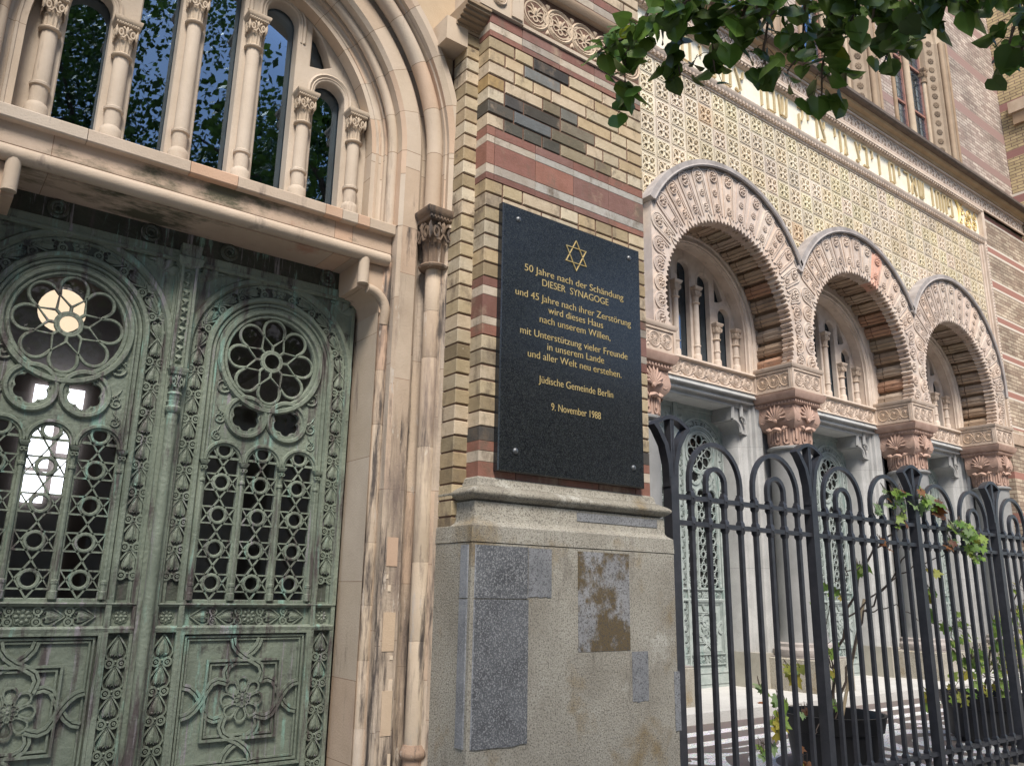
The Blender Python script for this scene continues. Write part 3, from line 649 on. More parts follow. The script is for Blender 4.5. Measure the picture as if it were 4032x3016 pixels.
def door_leaf(name, cx, y, zr, s, z_lat, z_rail, z_bot, zap, mat, parent, glass, label, lite=False, zfoot=None, plain_bot=None):
    """leaf with rose, two six-foils, three lattice lancets, rail and lower panel. zr rose centre, s scale (leaf half width .44*s)"""
    root = part(name, parent, label=label); n = 4 if lite else 6
    hw = .43*s; RB, RI = .425*s, .325*s                      # arch band outer / inner
    zb = z_bot
    # -- backing plate with openings
    ow = .285*s                                             # half width of the opening field
    lw = .079*s; lp = .192*s; zsp = zr-.535*s                # lancets
    rose = circle(cx, zr, .232*s, 32)
    holes = [rose]
    q = zr-.305*s
    for sx in (-1, 1):
        c = cx+sx*.105*s
        holes.append(hexfoil(c, q, s))
    for k in (-1, 0, 1): holes.append(lancet(cx+k*lp-lw, cx+k*lp+lw, z_lat, zsp))
    outer = [(cx-hw, zb), (cx+hw, zb), (cx+hw, zap), (cx-hw, zap)]
    t = plate(outer, holes, y, .03, .003)
    ang = [pi*i/30 for i in range(31)]
    def arc(R, yy, r, z0=z_lat-.02, col=(1,1,1)):
        t.tube([(cx+R, yy, z0)]+[(cx+R*cos(a), yy, zr+R*sin(a)) for a in ang]+[(cx-R, yy, z0)], r, n, col=col)
    arc(RB, y-.012, .020*s); arc(RB-.028*s, y-.004, .010*s); arc(RI, y-.012, .016*s); arc(RI-.026*s, y-.006, .010*s); arc(RI-.044*s, y-.002, .008*s)
    t.prism([(cx+RB-.004, z_lat), (cx+hw, z_lat), (cx+hw, zap), (cx-hw, zap), (cx-hw, z_lat), (cx-RB+.004, z_lat)]+[(cx-RB*cos(a), zr+RB*sin(a)) for a in ang], y-.012, y, tone())
    for sx in (-1, 1):                                      # spandrel leaves
        ox = cx+sx*.36*s; oz = zr+.375*s
        for a0 in (20, 65, 110):
            a = radians(a0); dx, dz = sx*cos(a), sin(a)
            t.dome([(ox+dx*.09*s*u-dz*v*.03*s, oz+dz*.09*s*u+dx*v*.03*s-.03*s) for u, v in ((0,0), (.5,1), (1,.35), (1.15,0), (1,-.35), (.5,-1))], y-.012, .018*s)
        t.tube([(cx+sx*.29*s, y-.014, zap-.07*s), (cx+sx*.425*s, y-.014, zap-.07*s), (cx+sx*.425*s, y-.014, zr+.16*s)], .009*s, 4)
    t.box(cx-hw, cx+hw, y-.03, y, zap-.05*s, zap, tone()); t.tube([(cx-hw, y-.03, zap-.05*s), (cx+hw, y-.03, zap-.05*s)], .012*s, n)
    t.build("frame", mat, root)
    # -- rose tracery
    t = MB(); R = .226*s; yy = y+.002
    for rr, tr, d in ((.262*s, .016*s, .006), (.238*s, .011*s, .0)): t.ring(cx, y-d, zr, rr, tr, n, 36)
    t.ring(cx, yy, zr, .053*s, .009*s, n, 18); t.ring(cx, yy-.004, zr, .043*s, .006*s, 4, 18)
    zig = []
    off = pi/2
    for k in range(16):
        a = off+pi/8*k; r = R*(.36 if k % 2 == 0 else .62); zig.append((cx+r*cos(a), yy, zr+r*sin(a)))
    t.tube(zig, .0085*s, n, True)
    for k in range(8):
        a = off+pi/4*k; ux, uz = cos(a), sin(a); px, pz = -uz, ux
        t.tube([(cx+ux*.055*s, yy, zr+uz*.055*s), (cx+ux*R*.36, yy, zr+uz*R*.36)], .008*s, n)
        h = R*.62*sin(pi/8); b0 = R*.62*cos(pi/8); c0 = R*.985-h*1.06
        pts = [(cx+ux*b0+px*h, yy, zr+uz*b0+pz*h)]
        for i in range(11):
            b_ = -pi/2+pi*i/10; pts.append((cx+ux*(c0+h*1.06*cos(b_))-px*h*1.06*sin(b_), yy, zr+uz*(c0+h*1.06*cos(b_))-pz*h*1.06*sin(b_)))
        pts.append((cx+ux*b0-px*h, yy, zr+uz*b0-pz*h)); t.tube(pts, .0085*s, n)
    for sx in (-1, 1):
        c = cx+sx*.105*s
        t.ring(c, y-.006, q, .098*s, .013*s, n, 26); t.ring(c, y-.002, q, .080*s, .007*s, 4, 26)
        t.tube([(x_, y, z_) for x_, z_ in hexfoil(c, q, s)], .006*s, 4, True)
    t.build("rose_tracery", mat, root)
    # -- scroll leaves in the corners between rose and lancets
    for sx in (-1, 1):
        t = MB()
        t.place(SCR, (cx+sx*.232*s, y-.002, zr-.165*s), (sx,0,0), sc=.048*s)
        t.place(SCR, (cx+sx*.236*s, y-.002, zr-.325*s), (sx,0,0), sc=.034*s); t.place(SCR, (cx+sx*.240*s, y-.002, zr-.415*s), (-sx,0,0), sc=.028*s)
        t.build("scroll_leaf", mat, root)
    # -- lattice of six-pointed stars with rings
    t = MB(); yl = y+.006; p = .157*s; top = zsp+lw
    for k in (-1, 0, 1):
        c = cx+k*lp; z = z_lat+p*.5
        while z < top-.02*s:
            h = .0775*s
            for sg in (1, -1):
                tri = [(c, yl, z+sg*h), (c+lw*1.0, yl, z-sg*h*.5), (c-lw*1.0, yl, z-sg*h*.5)]
                if z+h > zsp+lw*.75 and sg > 0: tri = [(c-lw*.45, yl, z+h*.35), tri[2], tri[1], (c+lw*.45, yl, z+h*.35)]; t.tube(tri, .0096*s, 4)
                else: t.tube(tri, .0096*s, 4, True)
            t.ring(c, yl-.003, z, .0365*s, .0082*s, n, 16); z += p
        for rr, tr, d in ((lw+.014*s, .010*s, .006), (lw+.001*s, .006*s, .001)):
            t.tube([(c+rr, y-d, zsp)]+[(c+rr*cos(pi*i/14), y-d, zsp+rr*sin(pi*i/14)) for i in range(15)]+[(c-rr, y-d, zsp)], tr, n)
    t.build("star_lattice", mat, root)
    t = MB()
    for k in range(4):
        X = cx+(k-1.5)*lp; r = .0105*s; z0 = z_lat; zc = zsp-.005*s
        t.lathe([(r*1.7, z0), (r*1.7, z0+.03*s), (r*1.25, z0+.035*s), (r*1.25, z0+.06*s), (r*1.5, z0+.063*s), (r*1.5, z0+.075*s), (r, z0+.08*s), (r, zc-.105*s), (r*1.5, zc-.10*s), (r*1.5, zc-.09*s), (r*1.0, zc-.085*s), (r*1.15, zc-.055*s), (r*1.7, zc-.03*s), (r*1.3, zc-.025*s)], X, y-.006, 8)
        for dx in (-1, 1): t.ring(X+dx*.008*s, y-.024*s, zc-.036*s, .007*s, .003*s, 4, 7)
        t.rectmold([(.012*s, zc-.022*s), (.020*s, zc-.010*s), (.022*s, zc)], X, X, y-.012, y+.0)
    t.build("lattice_column", mat, root)
    # -- palmette bands
    t = MB(); sc = .122*s; bw = .375*s; zz = zr-.06*s; gr = (.42,.40,.40)  # gr: darker ground colour, paints shade behind the palmettes
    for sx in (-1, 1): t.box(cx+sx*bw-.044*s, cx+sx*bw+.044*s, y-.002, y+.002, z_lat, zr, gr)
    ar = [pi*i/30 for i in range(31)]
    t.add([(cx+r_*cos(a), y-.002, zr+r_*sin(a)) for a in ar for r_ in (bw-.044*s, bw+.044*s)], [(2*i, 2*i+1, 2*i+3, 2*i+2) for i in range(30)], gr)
    k = 0
    while zz-k*sc > z_lat+sc*.45:
        for sx in (-1, 1): t.place(PAL, (cx+sx*bw, y-.004, zz-k*sc), W=(0,-1.2,0), sc=sc)
        k += 1
    na = 9
    for i in range(na):
        a = pi*(i+.5)/na
        if i == na//2: t.place(ROS, (cx, y-.006, zr+bw), sc=.042*s); continue
        u = (sin(a), 0, -cos(a)) if a < pi/2 else (-sin(a), 0, cos(a))
        t.place(PAL, (cx+bw*cos(a), y-.004, zr+bw*sin(a)), U=(cos(a), 0, sin(a)), V=(-u[0], 0, -u[2]) if False else u, sc=sc*.99)
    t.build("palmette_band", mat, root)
    # -- rail with palmettes and square rosettes
    t = MB(); zr0, zr1 = z_rail[0], z_rail[1]; zm = (zr0+zr1)/2; hh = (zr1-zr0)
    t.xmold([(y, z_lat-.012), (y-.028*s, z_lat-.014), (y-.030*s, zr1+.012*s), (y-.018*s, zr1), (y, zr1)], cx-hw, cx+hw)
    t.xmold([(y, zr0), (y-.022*s, zr0), (y-.030*s, zr0-.010*s), (y-.026*s, zr0-.028*s), (y, zr0-.030*s)], cx-hw, cx+hw)
    for sx in (-1, 1):
        t.box(cx+sx*.317*s-.012*s, cx+sx*.317*s+.012*s, y-.027*s, y, zb, z_lat, tone())
        t.place(ROS, (cx+sx*bw, y-.003, zm), sc=.034*s); t.box(cx+sx*.426*s-.010*s, cx+sx*.426*s+.010*s, y-.024*s, y, zb, zap-.05*s, tone())
        for k in range(2): t.place(PAL, (cx+sx*(.095+.118*k)*s, y-.003, zm), U=(0,0,1), V=(sx,0,0), sc=hh*1.35)
    t.place(ROS, (cx, y-.006, zm), sc=hh*.52)
    t.build("rail", mat, root)
    # -- lower panel: interlaced square, quatrefoil and rosette
    t = MB(); pt = zr0-.032*s; pb = zb+.03*s; pc = (pt+pb)/2 if plain_bot is None else (pt+plain_bot)/2; ph = pt-pc; pw = .298*s
    yb = y-.002
    for ins, r, d in ((0, .012*s, .016), (.018*s, .009*s, .008), (.032*s, .008*s, .003)):
        a, b_ = pw-ins, ph-ins; t.tube([(cx-a, yb-d, pc-b_), (cx+a, yb-d, pc-b_), (cx+a, yb-d, pc+b_), (cx-a, yb-d, pc+b_)], r, 4, True)
    sq = .172*s; sh = sq*ph/(.298*s)
    for o_, r, d in ((0, .0105*s, .012), (-.017*s, .009*s, .006)):
        t.tube([(cx-sq-o_, yb-d, pc-sh-o_), (cx+sq+o_, yb-d, pc-sh-o_), (cx+sq+o_, yb-d, pc+sh+o_), (cx-sq-o_, yb-d, pc+sh+o_)], r, 4, True)
    vz = ph/(.298*s)
    def ribbon(f, m=14, yo=0.0):
        for o_, r in ((.0085*s, .0085*s), (-.0085*s, .0085*s)):
            P = [f(i/m) for i in range(m+1)]; out = []
            for i in range(m+1):
                a = P[max(i-1, 0)]; b_ = P[min(i+1, m)]; tx, tz = b_[0]-a[0], b_[1]-a[1]; l = sqrt(tx*tx+tz*tz) or 1
                out.append((cx+P[i][0]-tz/l*o_, yb-.013+yo, pc+(P[i][1]+tx/l*o_)*vz))
            t.tube(out, r, 4)
    CV = [(-.066,.270), (-.058,.240), (-.036,.212), (0,.186), (.040,.168), (.074,.146), (.086,.118), (.080,.092), (.072,.072)]
    for k in range(4):                                      # ribbon crosses itself on each side, then swells into a lobe
        ca, sa = cos(k*pi/2), sin(k*pi/2)
        for sx in (1, -1):
            ribbon(lambda u: ((lambda x, z: (x*ca-z*sa, x*sa+z*ca))(sx*s*(CV[min(int(u*8), 7)][0]*(1-(u*8-min(int(u*8), 7)))+CV[min(int(u*8), 7)+1][0]*(u*8-min(int(u*8), 7))), s*(CV[min(int(u*8), 7)][1]*(1-(u*8-min(int(u*8), 7)))+CV[min(int(u*8), 7)+1][1]*(u*8-min(int(u*8), 7))))), 16, .0025*(1-sx))
    t.place(ROSF, (cx, yb-.002, pc), V=(0,0,vz), sc=.100*s); t.place(ROSF, (cx, yb-.018, pc), V=(0,0,vz), sc=.036*s)
    t.build("lower_panel", mat, root)
    zz = zr0-.032*s-sc*.6
    for sx in (-1, 1):
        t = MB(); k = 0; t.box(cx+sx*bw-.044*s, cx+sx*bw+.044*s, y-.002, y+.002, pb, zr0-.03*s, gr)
        while zz-k*sc > pb+sc*.3: t.place(PAL, (cx+sx*bw, y-.004, zz-k*sc), W=(0,-1.2,0), sc=sc); k += 1
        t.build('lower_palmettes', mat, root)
    t = MB()
    if zfoot is not None:
        for k in range(3): 
            for sx in (-1, 1): t.place(PAL, (cx+sx*(.07+.105*k)*s, y-.004, plain_bot-.055*s), U=(0,0,1), V=(sx,0,0), sc=.1*s)
        for d in (0, -.11*s): t.tube([(cx-hw, y-.012, plain_bot+d), (cx+hw, y-.012, plain_bot+d)], .014*s, 4)
        t.box(cx-hw, cx+hw, y-.035, y, zb, plain_bot-.16*s); t.tube([(cx-hw*.8, y-.036, zb+.06), (cx+hw*.8, y-.036, zb+.06), (cx+hw*.8, y-.036, plain_bot-.2*s), (cx-hw*.8, y-.036, plain_bot-.2*s)], .015, 4, True)
    if t.f: t.build("foot_panel", mat, root)
    g = MB(); g.add([(cx-ow, y+.022, z_lat-.01), (cx+ow, y+.022, z_lat-.01), (cx+ow, y+.022, zr+.25*s), (cx-ow, y+.022, zr+.25*s)], [(0,1,2,3)])
    g.build("pane", glass, root, smooth=0)
    return root
DY = 3.975-DP
Z = lambda a: EYE+a
for cx in (.50, 1.44):
    door_leaf("bronze_door", cx, DY, Z(1.134), 1.0, Z(-.054), (Z(-.165), Z(-.085)), Z(-1.62), Z(1.60), M['bronze'], SYN, M['doorglass'],
              "green bronze door leaf with a lamp glowing behind its rose" if cx < 1 else "green bronze door leaf beside the sandstone jamb, dark behind its rose", plain_bot=Z(-.79))
# centre post with colonnette
t = MB(); PX = .97
t.box(PX-.042, PX+.042, DY-.045, DY+.02, -.03, Z(1.62)); t.tube([(PX, DY-.06, Z(-1.6)), (PX, DY-.06, Z(.80))], .026, 10)
t.lathe([(.028,Z(.785)), (.036,Z(.795)), (.036,Z(.812)), (.027,Z(.82)), (.030,Z(.87)), (.034,Z(.875)), (.028,Z(.885))], PX, DY-.06, 12); capital(t, PX, DY-.055, Z(.83), Z(1.0), .075)
for sx in (-1, 1): t.box(PX+sx*.033-.006, PX+sx*.033+.006, DY-.066, DY-.04, Z(1.01), Z(1.52))
t.rectmold([(.0, Z(1.51)), (.02, Z(1.53)), (.024, Z(1.56)), (.01, Z(1.57)), (.012, Z(1.63))], PX-.036, PX+.036, DY-.052, DY)
zz = Z(1.03)
while zz < Z(1.5): t.dome([(PX-.016, zz), (PX+.016, zz), (PX+.006, zz+.02), (PX+.018, zz+.034), (PX, zz+.046), (PX-.018, zz+.034), (PX-.006, zz+.02)], DY-.045, .012); zz += .047
t.box(.02, 1.92, DY-.02, DY+.05, Z(1.598), Z(1.72), (.25,.24,.23))  # transom and its rings coloured dark for soot and painted deep shadow
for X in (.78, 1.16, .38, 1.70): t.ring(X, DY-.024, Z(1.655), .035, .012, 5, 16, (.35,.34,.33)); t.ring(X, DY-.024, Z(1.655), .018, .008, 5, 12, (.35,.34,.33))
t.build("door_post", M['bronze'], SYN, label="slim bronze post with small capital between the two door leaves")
# room behind the doors, with daylight openings in its far wall
r = MB(); r.recalc = False
x0, x1, y0, y1, z0, z1 = -.6, 2.35, DY+.06, 4.25, -.05, Z(1.69)
r.add([(x0,y0,z0),(x1,y0,z0),(x1,y1,z0),(x0,y1,z0),(x0,y0,z1),(x1,y0,z1),(x1,y1,z1),(x0,y1,z1)], [(0,1,2,3),(7,6,5,4),(1,2,6,5),(2,3,7,6),(0,4,7,3)])
r.build("vestibule", M['inner'], SYN, smooth=0)
r = MB(); YB = 4.22; k_ = (YB+DP)
for a, b, c, d in ((.103,.127,.122,.212), (.133,.152,.14,.212), (.103,.127,.085,.118), (.133,.15,.095,.135)):
    r.add([(a*k_, YB, Z(c*k_)), (b*k_, YB, Z(c*k_)), (b*k_, YB, Z(d*k_)), (a*k_, YB, Z(d*k_))], [(0,1,2,3)])
r.build("courtyard_window", M['daylight'], SYN, smooth=0)
r = MB(); r.box(1.35, 2.3, 2.4, 2.5, 0, Z(1.25), (1,1,1)); r.build("inner_wall", mk("grey_plaster", (.30,.29,.26), (.36,.34,.30), 2, .95), SYN, smooth=0)
lp = thing("globe_lamp", "round warm white globe lamp glowing behind the rose of the left door leaf", "lamp", loc=(.117*4.75, 4.75-DP, Z(.2995*4.75)))
g = MB(); g.lathe([(max(.001, .116*sin(pi*i/14)), -.116*cos(pi*i/14)) for i in range(15)], 0, 0, 24); o = g.build("globe", M['lamp'], lp)
g = MB(); g.tube([(0,0,.13), (0,0,-.0)], .008, 6); g.lathe([(.03,.125), (.035,.14), (.02,.16)], 0, 0, 10); g.build("rod", M['iron'], lp)
# dark space behind the portal window
r = MB(); r.recalc = False; x0, x1, y0, y1, z0, z1 = -.6, 2.2, .70, 2.2, Z(1.72), Z(3.6)
r.add([(x0,y0,z0),(x1,y0,z0),(x1,y1,z0),(x0,y1,z0),(x0,y0,z1),(x1,y0,z1),(x1,y1,z1),(x0,y1,z1)], [(0,1,2,3),(7,6,5,4),(1,2,6,5),(2,3,7,6),(0,4,7,3)])
r.build("gallery_void", M['dark'], SYN, smooth=0)
r = MB(); r.box(2.21, 2.45, .36, 4.2, -.05, 5.5); r.box(-1.2, -.62, .1, 4.2, -.05, 5.5); r.box(-1.2, 4.0, 4.26, 4.4, -.05, 6.2); r.box(-1.2, 3.5, .40, 4.2, 5.3, 6.2); r.box(3.30, 3.5, .3, 4.1, -.05, 6.2)
r.build("inner_wall", M['inner'], SYN, smooth=0)
# ================================================================== memorial plaque
PQ = thing("memorial_plaque", "black granite memorial plaque with gold German lettering bolted on the brick pier", "plaque", loc=(0,0,0))
b = MB(); x0, x1, z0, z1 = 2.376, 3.423, EYE+.592, EYE+2.06; v = .006
b.add([(x0,0,z0),(x1,0,z0),(x1,0,z1),(x0,0,z1),(x0,-.034,z0),(x1,-.034,z0),(x1,-.034,z1),(x0,-.034,z1),(x0+v,-.04,z0+v),(x1-v,-.04,z0+v),(x1-v,-.04,z1-v),(x0+v,-.04,z1-v)],
      [(0,1,5,4),(1,2,6,5),(2,3,7,6),(3,0,4,7),(4,5,9,8),(5,6,10,9),(6,7,11,10),(7,4,8,11),(8,9,10,11),(0,3,2,1)])
b.build("slab", M['plaque'], PQ, smooth=0)
b = MB(); cx, cz = 2.901, EYE+1.884
for sg in (1, -1):
    R_ = .092
    tri = [(cx+R_*.95*cos(pi/2*sg+2*pi*k/3), -.0412, cz+R_*sin(pi/2*sg+2*pi*k/3)) for k in range(3)]; b.tube(tri, .0055, 4, True)
b.build("star_emblem", M['gold'], PQ, smooth=0)
for body, xc, zb, wd in (("50 Jahre nach der Schändung", 2.902, 1.700, .748), ("DIESER  SYNAGOGE", 2.902, 1.640, .50), ("und 45 Jahre nach ihrer Zerstörung", 2.901, 1.548, .866), ("wird dieses Haus", 2.901, 1.490, .411), ("nach unserem Willen,", 2.900, 1.427, .528),
        ("mit Unterstützung vieler Freunde", 2.902, 1.338, .796), ("in unserem Lande", 2.901, 1.279, .42), ("und aller Welt neu erstehen.", 2.903, 1.218, .692), ("Jüdische Gemeinde Berlin", 2.906, 1.088, .547), ("9. November 1988", 2.901, .950, .36)):
    b = lettering(body, xc, -.0408, EYE+zb, .058, wd, .0015); b.recalc = False; b.build("inscription_line", M['plaquegold'], PQ, smooth=0)
for X, Z_ in ((2.481,1.985), (3.331,1.988), (2.484,.702), (3.334,.704)):
    b = MB(); b.lathe([(.016*cos(pi/2*i/5)+.0005, .012*sin(pi/2*i/5)) for i in range(6)], 0, 0, 12)
    o = b.build("bolt", M['steel'], PQ); o.rotation_euler = (pi/2, 0, 0); o.location = (X, -.040, EYE+Z_)

# ================================================================== SET-BACK PORCH WITH THREE ARCHES
DF, DT, DW = 6.8, 6.97, 7.46
YF, YT, YW = DF-DP, DT-DP, DW-DP
BAYS = [(9.03, 1.37, 3.84, 1.86, 4.22), (12.48, 1.48, 3.85, 1.97, 4.09), (15.86, 1.35, 3.86, 1.84, 4.24)]   # centre, inner R, its height, outer R, its height
COLX = [7.38, 10.71, 14.20, 17.42]
ZB = 3.40
FL = EYE-1.237
def bay_limits(i): return (COLX[i]+.0, COLX[i+1]-.0) if i < 2 else (COLX[2], COLX[3]+.42)
VA = MB()                                                # disc with a four-petalled cross, radius 1
VA.ring(0, 0, 0, .92, .11, 4, 14)
for k in range(4):
    a = pi/4+k*pi/2; VA.dome([(.42*cos(a)+.34*cos(b_)*cos(a)-.2*sin(b_)*sin(a), .42*sin(a)+.34*cos(b_)*sin(a)+.2*sin(b_)*cos(a)) for b_ in [2*pi*i/7 for i in range(7)]], 0, .2)
    VA.tube([(.12*cos(a+pi/4), -.02, .12*sin(a+pi/4)), (.75*cos(a+pi/4), -.04, .75*sin(a+pi/4))], .06, 4)
def ray_out(cx, zi, Ri, zo, Ro, xl, xr, phi):
    ux, uz = cos(phi), sin(phi); best = 9
    b = uz*(zi-zo); c = (zi-zo)**2-Ro**2; t = -b+sqrt(max(0, b*b-c)); best = t
    if ux > 1e-6: best = min(best, (xr-cx)/ux)
    if ux < -1e-6: best = min(best, (xl-cx)/ux)
    return best
for bi, (cx, Ri, zi, Ro, zo) in enumerate(BAYS):
    xl, xr = bay_limits(bi)
    root = part("porch_arch", SYN, label=["left porch arch", "middle porch arch with one pink repaired voussoir", "right porch arch next to the brick wall"][bi]+", carved voussoirs with scalloped edge")
    p0 = math.asin((ZB-zi)/Ri); N = 23; ph = [p0+(pi-2*p0)*k/N for k in range(N+1)]
    face = MB(); orn = MB(); sof = MB(); q = random.Random(bi+5)
    for k in range(N):
        a0, a1 = ph[k], ph[k+1]; am = (a0+a1)/2; da = a1-a0
        tin = q.choice([(1,1,1), (.96,.94,.95), (1.04,1.0,.97), (.98,.93,.9), (.92,.9,.9)])
        if bi == 1 and k == 9: tin = (1.1,.80,.72)
        ins = [(a0, .052), (a0+da*.10, .030), (a0+da*.17, .0), (a0+da*.25, .028), (a0+da*.375, .048), (a0+da*.5, .012), (a0+da*.625, .048), (a0+da*.75, .028), (a0+da*.83, .0), (a0+da*.90, .030), (a1, .052)]
        ip = [(cx+(Ri+d)*cos(a), EYE+zi+(Ri+d)*sin(a)) for a, d in ins]
        op = []
        for a in (a1, am, a0):
            t = ray_out(cx, zi, Ri, zo, Ro, xl, xr, a); op.append((cx+t*cos(a), EYE+zi+t*sin(a)))
        face.prism(ip+op, YF, YT+.02, tin)
        # raised frame and discs
        L = ray_out(cx, zi, Ri, zo, Ro, xl, xr, am)-Ri; ux, uz = cos(am), sin(am); px, pz = -uz, ux
        def loc(r, s_): return (cx+r*ux+s_*px, YF-.006, EYE+zi+r*uz+s_*pz)
        wi = Ri*da*.5; wo = (Ri+L)*da*.5
        for sh, tr, dd in ((.022, .016, 0), (.052, .011, .004)):
            e1 = Ri+L-sh-.01; r0 = Ri+.09+sh; ro_ = min(wo, .14)-sh; pts = []
            for i in range(9):
                b_ = -pi/2+pi*i/8; pts.append((e1-ro_+ro_*cos(b_), -ro_*sin(b_)*-1))
            P = [loc(r0, -(wi-sh))]+[loc(r, s_) for r, s_ in pts]+[loc(r0, wi-sh)]
            if L > .25: orn.tube(P, tr, 4, col=tin, cap=False)
        R1 = min(wo-.062, .085)
        pos = Ri+L-.075-R1
        orn.place(VA, loc(pos, 0), (px,0,pz), (ux,0,uz), (0,-2.2,0), R1, tin)
        if L > .45:
            R2 = min(wi-.045, .062); pos2 = Ri+.17+R2
            orn.place(VA, loc(pos2, 0), (px,0,pz), (ux,0,uz), (0,-2.2,0), R2, tin)
            if pos-pos2 > .34: orn.place(VA, loc((pos+pos2)/2-.01, 0), (px,0,pz), (ux,0,uz), (0,-2.2,0), min(wi+.01, .065)*.8, tin)
            for s_ in (-1, 1): orn.tube([loc(Ri+.05, s_*wi*.35), loc(Ri+.11, s_*wi*.2), loc(Ri+.14, 0)], .012, 4, col=tin)
        # ribbed soffit
        pr = [(a0, .14), (a0+da*.12, .14), (a0+da*.13, .060), (a0+da*.30, .035), (a0+da*.36, .055), (a0+da*.58, .035), (a0+da*.64, .055), (a0+da*.86, .072), (a0+da*.88, .14), (a1, .14)]
        cc = q.choice([(1,1,1), (1.0,.93,.85), (1.05,.78,.66), (.95,.95,.88), (1.08,1.05,1.0), (.9,.82,.74)])
        for y0, y1, dd in ((YF+.06, YF+.105, -.012), (YF+.125, YW-.12, .0), (YW-.10, YW+.02, .012)):
            v = [(cx+(Ri+d+dd)*cos(a), y, EYE+zi+(Ri+d+dd)*sin(a)) for y in (y0, y1) for a, d in pr]; n = len(pr)
            sof.add(v, [(i, i+1, n+i+1, n+i) for i in range(n-1)]+[tuple(range(n)), tuple(range(n, 2*n))], cc)
        v = [(cx+(Ri+.14)*cos(a), y, EYE+zi+(Ri+.14)*sin(a)) for y in (YF+.05, YW+.3) for a in (a0, a1)]; sof.add(v, [(0,1,3,2)], (.75,.7,.65))
    face.build("voussoir_ring", M['pale'], root); orn.build("voussoir_ornament", M['pale'], root); sof.build("ribbed_soffit", M['soffit'], root, smooth=15)
    # hood
    hd = MB(); ch = MB(); A = []
    for i in range(61):
        a = pi*i/60*1.08-pi*.04; X = cx+Ro*cos(a); zz = zo+Ro*sin(a)
        if xl-.02 < X < xr+.02: A.append(a)
    for i in range(len(A)-1):
        a0, a1 = A[i], A[i+1]; R0, R1 = Ro-.01, Ro+.075; t = random.Random(i).choice([.9,1,1.08])
        hd.prism([(cx+R0*cos(a0), EYE+zo+R0*sin(a0)), (cx+R1*cos(a0), EYE+zo+R1*sin(a0)), (cx+R1*cos(a1), EYE+zo+R1*sin(a1)), (cx+R0*cos(a1), EYE+zo+R0*sin(a1))], YF-.05, YT+.02, (t,t,t))
    hd.build("hood_mould", M['slate'], root)
    for i in range(len(A)*3-3):
        a = A[0]+(A[-1]-A[0])*i/(len(A)*3-4); ch.dome(circle(cx+(Ro-.035)*cos(a), EYE+zo+(Ro-.035)*sin(a), .019, 6), YF, .018)
    ch.tube([(cx+(Ro-.012)*cos(a), YF-.052, EYE+zo+(Ro-.012)*sin(a)) for a in A], .02, 5); ch.tube([(cx+(Ro-.065)*cos(a), YF-.004, EYE+zo+(Ro-.065)*sin(a)) for a in A], .012, 4)
    ch.build("bead_moulding", M['slate'], root)
# ---- columns
FAN = MB()
for k in range(9):
    a = radians(-15+k*210/8); FAN.tube([(.03*cos(a), -.05, .03*sin(a)-.1), (.16*cos(a), -.09, .16*sin(a)-.02), (.27*cos(a), -.04, .27*sin(a)+.02)], [.02,.038,.02], 5)
FAN.dome(circle(0, -.12, .07, 8), -.04, .08)
FAN.dome([(.0+.27*cos(a), .0+.27*sin(a)) for a in [radians(-25+230*i/16) for i in range(17)]], .0, .055, (.8,.75,.72))
for sx in (-1, 1):
    FAN.place(SCR, (sx*.36, 0, -.06), (sx,0,0), sc=.12); FAN.place(SCR, (sx*.40, .01, .24), (-sx,0,0), sc=.07)
    FAN.dome([(sx*.30, -.30), (sx*.18, -.26), (sx*.1, -.36), (sx*.22, -.38)], -.02, .06)
FAN.dome([(-.16, -.38), (.16, -.38), (.10, -.30), (0, -.27), (-.10, -.30)], -.05, .10, (1.5,1.4,1.3))
